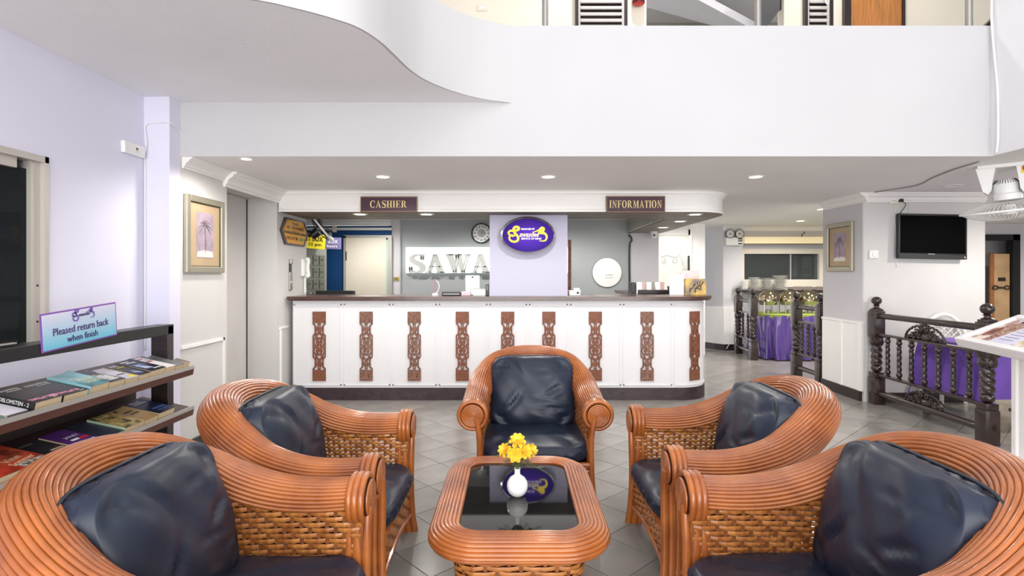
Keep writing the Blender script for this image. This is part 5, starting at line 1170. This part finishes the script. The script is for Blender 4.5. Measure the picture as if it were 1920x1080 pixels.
for k in range(28): a = 2*PI*k/28; vb.tube([Mt @ Vector((.0585*math.cos(a), .0585*math.sin(a), .044)), Mt @ Vector((.079*math.cos(a), .079*math.sin(a), .014))], .0022, 4)
ob('motor_vent', vb, M_black, cf, kind='stuff')
Mc = Mt @ Matrix.Translation((0, 0, -.20))
cg = fan_cage(.30, .075, 64, .0022); cg.v = [tuple(Mc @ Vector(v)) for v in cg.v]; ob('cage', cg, M_white, cf, smooth='all')
rg = MB().tube([Mc @ Vector((.30*math.cos(2*PI*k/48), .30*math.sin(2*PI*k/48), 0)) for k in range(48)], .009, 8, closed=True); ob('cage_ring', rg, M_white, cf, smooth='all')
for k in range(3):
    b_ = MB(); b_.grid(lambda u, v: Mc @ Matrix.Rotation(2*PI*k/3+.3, 4, 'Z') @ Vector((.27*(.15+.8*v), .27*(.14+.3*v)*(u-.5)*2, .05*(u-.5))), 6, 6); ob('fan_blade', b_, M_white, cf, smooth='all')
ob('hub', MB().lathe([(.001, .05), (.04, .045), (.045, -.03), (.001, -.04)], 20, Mc), M_white, cf, smooth=True)

# ------------------------------------------------------------------ buffet corner
BY = 8.62; bx0 = pX(1416, BY)
bt = thing('buffet_table', 'buffet table with purple satin skirt and lime green top', 'table', (4.74, 9.05, 0))
TW, TD = .72, .42; TL_ = loop_even(rrect(TW, TD, .32, 0, 12), 241)
def tl(u, r=0.0, k=0.0):                                            # rounded table outline
    return lerp_list(TL_, u)
ob('table_top', MB().prism([(p.x, p.y) for p in rrect(TW, TD, .32, 0, 12)], .70, .722), M_lime, bt)
def skirt(u, v):
    p = tl(u); n = Vector((p.x/TW**2, p.y/TD**2, 0)).normalized(); a = u*2*PI
    w_ = (.022+.03*(1-v))*(math.sin(a*19+.8*math.sin(v*4))+.6*math.sin(a*31+1+1.5*v)+.4*math.sin(a*7)); sag = .02*abs(math.sin(a*9))
    return p+n*(.012+w_*(.25+.75*(1-v))+.02*(1-v))+Vector((0, 0, .015+(.715-sag-.015)*v))
ob('satin_skirt', MB().grid(skirt, 260, 14), M_purp, bt, smooth='all')
ob('lime_overlay', MB().grid(lambda u, v: tl(u)*(1.012)+Vector((0, 0, .724-.045*v-.012*v*abs(math.sin(u*2*PI*9)))), 120, 4), M_lime, bt, smooth='all')
for k, u in enumerate((1440, 1479.5, 1517)):
    yc = 9.05; cd = thing('chafing_dish', ('left chafing dish with round steel lid on the buffet table', 'middle chafing dish with round steel lid on the buffet table', 'right chafing dish with round steel lid on the buffet table')[k], 'chafing dish', (pX(u, yc), yc, .725), group='chafing dishes on the buffet')
    rr0 = .158
    ob('dome_lid', MB().lathe([(rr0, .20), (rr0*.985, .235), (rr0*.9, .285), (rr0*.72, .33), (rr0*.45, .362), (rr0*.15, .376), (.001, .378)], 32), mat('polished_pewter', (172, 160, 134), .12, metal=1), cd, smooth=True)
    ob('pan', MB().lathe([(.001, .13), (rr0*.8, .135), (rr0*1.0, .185), (rr0*1.04, .2), (rr0, .202)], 32), M_steel, cd, smooth=True)
    for a in (45, 135, 225, 315): ob('leg', MB().tube(catmull([(rr0*.98*math.cos(R(a)), rr0*.98*math.sin(R(a)), .19), (rr0*1.0*math.cos(R(a)), rr0*1.0*math.sin(R(a)), .1), (rr0*1.03*math.cos(R(a)), rr0*1.03*math.sin(R(a)), .006)], 5), .013, 8), M_steel, cd, smooth=True)
    ob('burner', MB().lathe([(.04, 0), (.04, .05), (.03, .055), (.001, .055)], 16), M_steel, cd, smooth=True)
    ob('handle', MB().tube(catmull([(.05, -rr0*.95, .215), (.06, -rr0*1.18, .19), (.03, -rr0*1.2, .165)], 5), .007, 8), M_black, cd, smooth=True)
lg_ = thing('serving_ledge', 'dark wooden ledge below the serving hatch', 'ledge', (5.2, 9.75, 0))
ob('ledge_board', MB().bbox(-1.08, -.15, 1.045, 1.6, .16, 1.085, .005), M_dark, lg_); ob('ledge_front', MB().box(-1.06, .1, .0, 1.6, .14, 1.045), M_lgrey, lg_)
pmesh = MB().lathe([(.001, 0), (.06, 0), (.075, .004), (.115, .011), (.116, .0135), (.074, .0075), (.001, .004)], 28).mesh('plate', M_china, True)
bmesh2 = MB().lathe([(.001, 0), (.028, 0), (.045, .012), (.06, .042), (.0615, .046), (.056, .043), (.04, .016), (.001, .006)], 24).mesh('bowl', M_china, True)
zl = 1.087; yl = 9.7
ORD = ['topmost', 'second from the top', 'third from the top', 'fourth from the top', 'fifth from the top', 'sixth from the top', 'seventh from the top', 'eighth from the top', 'ninth from the top', 'tenth from the top', 'eleventh from the top', 'twelfth from the top', 'fourth from the bottom', 'third from the bottom', 'second from the bottom', 'bottom one']
def nth(k, lab):
    a, b = lab.split(' in the ', 1); return f'{a} {ORD[k]} in the {b}'
for u, n, lab, sc in ((1414, 14, 'white plate in the second stack on the ledge', .85), (1437, 13, 'white plate in the low wide stack on the ledge', 1.02), (1462.5, 16, 'white plate in the tall right stack on the ledge', 1.08)):
    for k in range(n):
        o = bpy.data.objects.new('plate', pmesh); C.objects.link(o); o.location = (pX(u, yl)+.002*math.sin(k*2.3), yl+.002*math.cos(k*3.1), zl+k*.0163); o.scale = (sc, sc, 1.0); tag(o, nth(n-1-k, lab), 'plate', 'white plates stacked on the ledge')
for k in range(5):
    o = bpy.data.objects.new('bowl', bmesh2); C.objects.link(o); o.location = (pX(1396.5, yl), yl, zl+k*.028); o.scale = (1, 1, 1); tag(o, nth(4-k, 'small white bowl in the leftmost stack on the ledge'), 'bowl', 'small white bowls stacked on the ledge')
for k, u in enumerate((1490, 1509, 1532)):
    t_ = thing('serving_tray', ('left grey brown tray leaning on the ledge', 'middle grey brown tray leaning on the ledge', 'right grey brown tray leaning on the ledge')[k], 'tray', (pX(u, yl), yl, zl), group='grey brown trays on the ledge'); ob('tray_base', MB().bbox(-.085, -.1, 0, .085, .08, .02, .006), mat('taupe_tray', (116, 104, 98), .5), t_); ob('tray_side', MB().prism([(-.085, 0), (.06, 0), (.087, .065), (-.07, .065)], -.105, -.095, 'y'), MATS['taupe_tray'], t_)
# emergency light
ye = YP-.004; el = thing('emergency_light', 'white emergency light with two round lamps on the rear pier', 'light', (pX(1375, ye), ye, pZ(452, ye)))
ob('housing', MB().bbox(-.15, -.07, -.08, .15, 0, .06, .006), M_white, el); ob('label_panel', MB().box(-.14, -.072, -.07, .03, -.0695, .045), M_paper, el)
for zz in (.035, 0, -.05): ob('indicator_label', MB().box(.06, -.0725, zz-.012, .135, -.0695, zz+.01), M_black, el)
for s in (-1, 1):
    M = Matrix.Translation((s*.085, -.03, .125)) @ Matrix.Rotation(PI/2, 4, 'X'); ob('lamp_shell', MB().lathe([(.05, -.03), (.078, .03), (.08, .045), (.07, .045)], 24, M, cap=False), M_black, el, smooth=True); ob('lamp_lens', MB().lathe([(.072, .04), (.03, .046), (.001, .047)], 24, M, cap=False), M_lamp0, el, smooth=True)
    ob('lamp_filament', MB().tube([(s*.085, -.08, .12), (s*.085-.02, -.08, .105), (s*.085, -.08, .145), (s*.085+.022, -.08, .11)], .004, 5), M_black, el)
    ob('lamp_neck', MB().tube([(s*.085, -.03, .05), (s*.085, -.03, .08)], .012, 8), M_white, el)
# valance light above the hatch
yvl = 9.95; vl = thing('hatch_light', 'long cream strip light over the serving hatch', 'light', ((pX(1394, yvl)+5.9)/2, yvl, pZ(451, yvl))); hwv = (5.9-pX(1394, yvl))/2
ob('diffuser_box', MB().bbox(-hwv, -.05, -.06, hwv, .08, .065, .006), mat('cream_diffuser', (236, 222, 184), .5, emit=((255, 230, 180), .25)), vl); ob('dark_underside', MB().box(-hwv, -.048, -.068, hwv, .08, -.06), M_black, vl)
ob('loose_hook', MB().tube(catmull([(.22, -.0, .065), (.2, -.02, .1), (.24, -.02, .13), (.26, -.01, .16)], 5), .008, 6), M_black, vl)
# things seen through the hatch, plus a sheet imitating a reflection
kx0 = pX(1400, 11); ks = thing('kitchen_cabinet', 'dark kitchen cabinet seen through the serving hatch', 'cabinet', (5.0, 11.4, 0)); ob('carcass', MB().bbox(-.8, -.2, .0, .6, .3, 1.9, .01), mat('dark_kitchen', (54, 56, 54), .5), ks); ob('worktop', MB().bbox(-.8, -.35, 1.2, .9, -.2, 1.28, .005), mat('grey_worktop', (120, 128, 128), .4), ks)
for k, (uu, lab, hh) in enumerate(((1486, 'white sheet with red marks hung behind the right hatch pane', .4), (1513, 'pale sheet with grey squares imitating a reflection, right end of the hatch', .34))):
    ps = thing('hatch_notice_or_reflection', lab, 'notice', (pX(uu, YH+.1), YH+.1, 1.36)); ob('sheet', MB().box(-.085, 0, -.04, .085, .003, hh), mat('hatch_sheet', (206, 210, 210), .6), ps)
    for q in range(4):
        mk_ = MB()
        if k == 0: mk_.tube([(-.03+.02*math.sin(q), -.002, .31-.05*q), (.01, -.002, .33-.05*q), (.035, -.002, .30-.05*q), (-.01, -.002, .295-.05*q)], .006, 5)
        else: mk_.box(-.06+.06*(q % 2), -.003, .02+.06*(q//2), -.02+.06*(q % 2), -.001, .06+.06*(q//2))
        ob('printed_mark', mk_, mat('mark_red', (150, 50, 60), .5) if k == 0 else mat('mark_grey', (110, 112, 114), .5), ps)
spot((4.6, 10.5, 2.1), 5); spot((2.75, 8.75, 2.15), 5)  # fixtureless spots added to brighten the kitchen and the etched glass
# etched glass door panel
yg = YE-.02; g0, g1 = pX(1233, yg), pX(1293, yg); eg = struct('door_4', MB().box(g0-.04, yg-.03, 0, g0, yg+.03, 2.12).box(g1-.03, yg-.03, 0, g1+.03, yg+.03, 2.12).box(g0, yg-.03, 2.03, g1, yg+.03, 2.12), M_trim)
ob('glass_pane', MB().box(g0, yg, 0, g1, yg+.008, 2.03), mat('frosted_glass', (246, 247, 240), .3, trans=.15), eg)
et = MB(); cxg = g0+.18
et.v = []; 
for p in ring_polys(0, 0, .28, .30, .25, .27, 0, 90, 14): et.prism([(q[0]+cxg-.02, q[1]+1.52) for q in p], yg-.004, yg, 'y')
for pts in (spiral(cxg+.26, 1.38, .07, 1.5, 1, 0), spiral(cxg+.1, 1.6, .06, 1.3, -1, 2), spiral(cxg-.06, 1.58, .05, 1.3, 1, 1)): et.tube([(p[0], yg-.003, p[2]) for p in pts], .01, 5)
et.box(g0+.02, yg-.003, 1.86, g1-.08, yg, 1.875).box(g1-.1, yg-.003, .9, g1-.09, yg, 1.86); et.tube(catmull([(cxg-.12, yg-.003, 1.66), (cxg-.02, yg-.003, 1.69), (cxg+.1, yg-.003, 1.66), (cxg+.2, yg-.003, 1.7)], 6), .012, 5)
ob('etched_pattern', et, mat('etched_grey', (206, 210, 204), .6), eg); ob('pull_handle', MB().bbox(g1-.045, yg-.07, 1.36, g1-.02, yg-.03, 1.68, .006), M_black, eg)
wire('thin white cable looping down the rear pier baseboard', [(pX(1383, YP-.05), YP-.04, 1.0), (pX(1381, YP-.05), YP-.05, .6), (pX(1374, YP-.05), YP-.06, .25), (pX(1362, YP-.1), YP-.09, .03)], .006)

# ------------------------------------------------------------------ dining table and wicker chairs behind the railing
dt = thing('dining_table', 'dining table under a draped purple cloth behind the railing', 'table', (4.36, 5.08, 0), (0, 0, R(3)))
def cloth(u, v):
    x, y = (u-.5)*1.6, (v-.5)*1.6; h = .34; r = max(abs(x), abs(y)); z = .74; nx, ny = x, y
    ox, oy = max(0, abs(x)-h), max(0, abs(y)-h)
    fall = math.hypot(ox, oy)
    if fall > 0:
        z -= fall*.97; f = .13; nx = math.copysign(min(abs(x), h)+ox*f, x); ny = math.copysign(min(abs(y), h)+oy*f, y)
        wv = .028*math.sin((x-y)*9)*min(1, fall*3); nx += wv*(1 if oy > ox else .4); ny += wv*(1 if ox > oy else .4)
    return Vector((nx, ny, z))
ob('tablecloth', MB().grid(cloth, 48, 48), M_purpc, dt, smooth='all', label='purple cloth')
ob('table_top', MB().bbox(-.335, -.335, .70, .335, .335, .735, .004), M_rail, dt)
for sx in (-1, 1):
    for sy in (-1, 1): ob('leg', MB().bbox(sx*.29-.025, sy*.29-.025, 0, sx*.29+.025, sy*.29+.025, .70, .003), M_rail, dt)
M_wcane = mat('white_cane', (238, 236, 230), .45)
def cane_chair(label, x, y, rz):
    t = thing('cane_chair', label, 'chair', (x, y, 0), (0, 0, rz), 'white cane chairs at the dining table')
    arch = [(.27*math.cos(R(a)), .0, .42+.52*math.sin(R(a))**.8 if a not in (0, 180) else .42) for a in range(0, 181, 9)]
    ob('back_hoop', MB().tube(arch, .02, 8), M_wcane, t, smooth='all'); ob('inner_hoop', MB().tube([(p[0]*.85, 0, .42+(p[2]-.42)*.87) for p in arch], .01, 6), M_wcane, t, smooth='all')
    la = MB()
    for s in (-1, 1):
        for k in range(-4, 5):
            pts = [(k*.085+s*q*.1, s*.004, .44+q*.1) for q in [i*.25 for i in range(0, 20)]]; pts = [p for p in pts if p[2] < .42+.5*max(0, 1-(p[0]/.25)**2)**.45 and abs(p[0]) < .24]
            if len(pts) > 1: la.tube(pts, .006, 5)
    ob('lattice', la, M_wcane, t, kind='stuff', smooth='all')
    ob('seat', MB().bbox(-.25, -.29, .40, .25, .0, .44, .01), M_wcane, t)
    for sx in (-1, 1):
        for yy in (-.26, -.02): ob('leg', MB().tube([(sx*.22, yy, .41), (sx*.24, yy+(-.02 if yy < -.1 else .03), 0)], .018, 8), M_wcane, t, smooth=True)
    return t
cane_chair('white cane chair with lattice back behind the purple table, left', 4.56, 5.79, 0)
cane_chair('white cane chair partly hidden by the menu stand at the right edge', 5.3, 5.35, R(-40))
# ------------------------------------------------------------------ menu stand at the right edge
mn = thing('menu_stand', 'white menu stand with a sloping framed board at the right edge', 'stand', (2.60, 2.74, 0), (0, 0, R(-14)))
sl = math.atan2(.15, .34); Mb = Matrix.Translation((-.16, 0, .995)) @ Matrix.Rotation(-sl, 4, 'Y')
hw_, dp = .31, .30
ob('board', MB().bbox(0, -hw_, -.02, dp, hw_, 0, .004, M=Mb), M_trim, mn)
fr = MB(); fr.bbox(-.02, -hw_-.02, -.036, .018, hw_+.02, .018, .008, M=Mb)
ob('front_frame', fr, M_trim, mn); ob('rear_frame', MB().bbox(dp-.018, -hw_-.02, -.04, dp+.02, hw_+.02, .018, .006, M=Mb), M_trim, mn)
for s in (-1, 1): ob('side_frame', MB().bbox(0, s*hw_-.02, -.04, dp, s*hw_+.02, .018, .006, M=Mb), M_trim, mn)
def sheet(y0, y1, m): return ob('menu_sheet', MB().box(.025, y0, .001, dp-.025, y1, .004, M=Mb), m, mn)
sheet(.12, .285, cover_mat('menu_print_a', [(226, 206, 160), (240, 232, 220), (150, 90, 70), (236, 222, 190)], 9)); sheet(-.06, .11, cover_mat('menu_print_b', [(232, 226, 240), (214, 216, 236)], 5)); sheet(-.285, -.07, cover_mat('menu_print_c', [(206, 176, 126), (240, 236, 226), (120, 90, 60)], 12))
for k in range(9): ob('menu_bullet', MB().box(.05+.023*k, .15, .004, .056+.023*k, .158, .005, M=Mb), MK, mn)
for k in range(6): ob('menu_line', MB().box(.07+.028*k, -.03, .004, .074+.028*k, .08, .005, M=Mb), mat('menu_line_grey', (130, 126, 150), .6), mn)
ob('menu_picture', MB().prism([(.13+.07*math.cos(2*PI*k/14)*.8, .235+.03*math.sin(2*PI*k/14)) for k in range(14)], .004, .005, M=Mb), mat('food_red', (176, 96, 76), .6, var=(30, .5)), mn)
ob('menu_emblem', MB().prism([(.26+.012*math.cos(2*PI*k/12), .2+.012*math.sin(2*PI*k/12)) for k in range(12)], .004, .005, M=Mb), MK, mn)
ob('cabinet', MB().bbox(.075, -.26, .1, .25, .26, 1.02, .006), M_trim, mn); ob('corner_post', MB().bbox(.06, .235, .1, .095, .275, 1.0, .006), M_trim, mn)
ob('plinth', MB().bbox(-.05, -.31, 0, .27, .31, .1, .01), M_trim, mn); ob('lower_moulding', MB().prism([(-.045, .30), (.0, .36), (.22, .36), (.265, .30)], -.3, .3, 'y'), M_trim, mn)

# ------------------------------------------------------------------ upper storey behind the parapet
for u, lab in ((1022, 'left steel post rising from the parapet'), (1421, 'middle steel post rising from the parapet'), (1817, 'right steel post rising from the parapet')):
    yp = YB+.07; t = thing('steel_post', lab, 'post', (pX(u, yp), yp, ZP), group='steel posts on the parapet'); ob('tube', MB().tube([(0, 0, 0), (0, 0, 1.0)], .024, 14), M_steel, t, smooth=True); ob('flange', MB().lathe([(.03, 0), (.03, .006), (.025, .008)], 16), M_steel, t, smooth=True)
yu = YU-.004
def louvre(n, u0, u1, tilt, lab):
    x0, x1 = pX(u0, yu), pX(u1, yu); zb = ZC+.2
    d = struct(f'door_{n}', MB().box(x0, yu-.05, zb, x0+.035, yu, 4.9).box(x1-.035, yu-.05, zb, x1, yu, 4.9).box(x0, yu-.05, 4.87, x1, yu, 4.93).box(x0+.035, yu-.01, zb, x1-.035, yu-.004, 4.87), M_dark)
    ob('stile', MB().box(x0+.035, yu-.03, zb, x0+.06, yu-.006, 4.87).box(x1-.06, yu-.03, zb, x1-.035, yu-.006, 4.87), mat('louvre_grey', (196, 192, 190), .5), d)
    m_ = MB().bbox(-(x1-x0)/2+.06, -.008, -.028, (x1-x0)/2-.06, .008, .028, .003).mesh('louvre_slat', MATS['louvre_grey'])
    for k in range(24): ob('louvre_slat', m_, None, d, loc=((x0+x1)/2, yu-.03, zb+.55+k*.072), rot=(R(-38), R(tilt), 0))
louvre(5, 1078, 1175, 0, ''); louvre(6, 1505, 1558, 0, '')
x0, x1 = pX(1579, yu), pX(1692, yu)
d = struct('door_7', MB().box(x0, yu-.05, ZC+.2, x0+.075, yu, 4.9).box(x1-.03, yu-.05, ZC+.2, x1, yu, 4.9).box(x0, yu-.05, 4.85, x1, yu, 4.92), M_dark); ob('door_leaf', MB().box(x0+.075, yu-.03, ZC+.2, x1-.03, yu-.01, 4.85), M_oak, d)
fe_ = thing('fire_extinguisher', 'red extinguisher bottom showing over the parapet', 'extinguisher', (pX(1194, yu), yu-.09, pZ(16, yu)))
ob('cylinder', MB().lathe([(.05, 0), (.066, .012), (.068, .03), (.068, .36), (.05, .41), (.02, .43)], 24), M_red, fe_, smooth=True); ob('valve', MB().lathe([(.02, .42), (.02, .47), (.012, .5)], 14), M_black, fe_, smooth=True); ob('label_band', MB().lathe([(.0685, .06), (.0685, .16)], 24, cap=False), M_paper, fe_, smooth=True); ob('base_ring', MB().lathe([(.0665, .012), (.069, .016), (.069, .03)], 24, cap=False), M_black, fe_, smooth=True)
wbk = ob('wall_hanger', MB().box(-.04, 0, 0, .04, .02, .3), M_red, fe_, loc=(0, .066, .1))
dp_ = thing('slate_board', 'dark sloping board beside the upper stair', 'board', (pX(1450, 6.2), 6.22, 4.25)); ob('board', MB().prism([(-.16, -.2), (.08, .12), (.08, .5), (-.16, .5)], -.015, .015, 'y'), mat('dark_slate_board', (62, 62, 64), .5), dp_); ob('board_edge', MB().box(.08, -.02, .12, .095, .02, .5), M_black, dp_)
rp_ = thing('rope_loop', 'white cord loop hanging at the right louvre door', 'cord', (pX(1551, 6.2), 6.2, 4.43)); ob('cord', MB().tube([(.022*math.sin(a), 0, .06-.06*math.cos(a)) for a in [2*PI*k/16 for k in range(16)]], .006, 6, closed=True).tube([(0, 0, .12), (0, 0, .5)], .006, 6), M_white, rp_, smooth='all')
us = thing('upper_switch', 'pale switch plate on the upper cream wall above the curved balcony', 'switch', (pX(905, YU), YU, pZ(15, YU))); ob('plate', MB().bbox(-.06, -.012, -.035, .06, 0, .035, .003), M_ivory, us); ob('rocker', MB().box(-.03, -.015, -.012, .03, -.011, .012), M_white, us)
db = ob('dark_wedge', MB().prism([(3.48, ZP), (3.62, ZP), (3.62, ZP+.12), (3.60, ZP+.12)], YB+.03, YB+.07, 'y'), M_dark); tag(db, 'dark brown wedge board beside the right steel post', 'board')
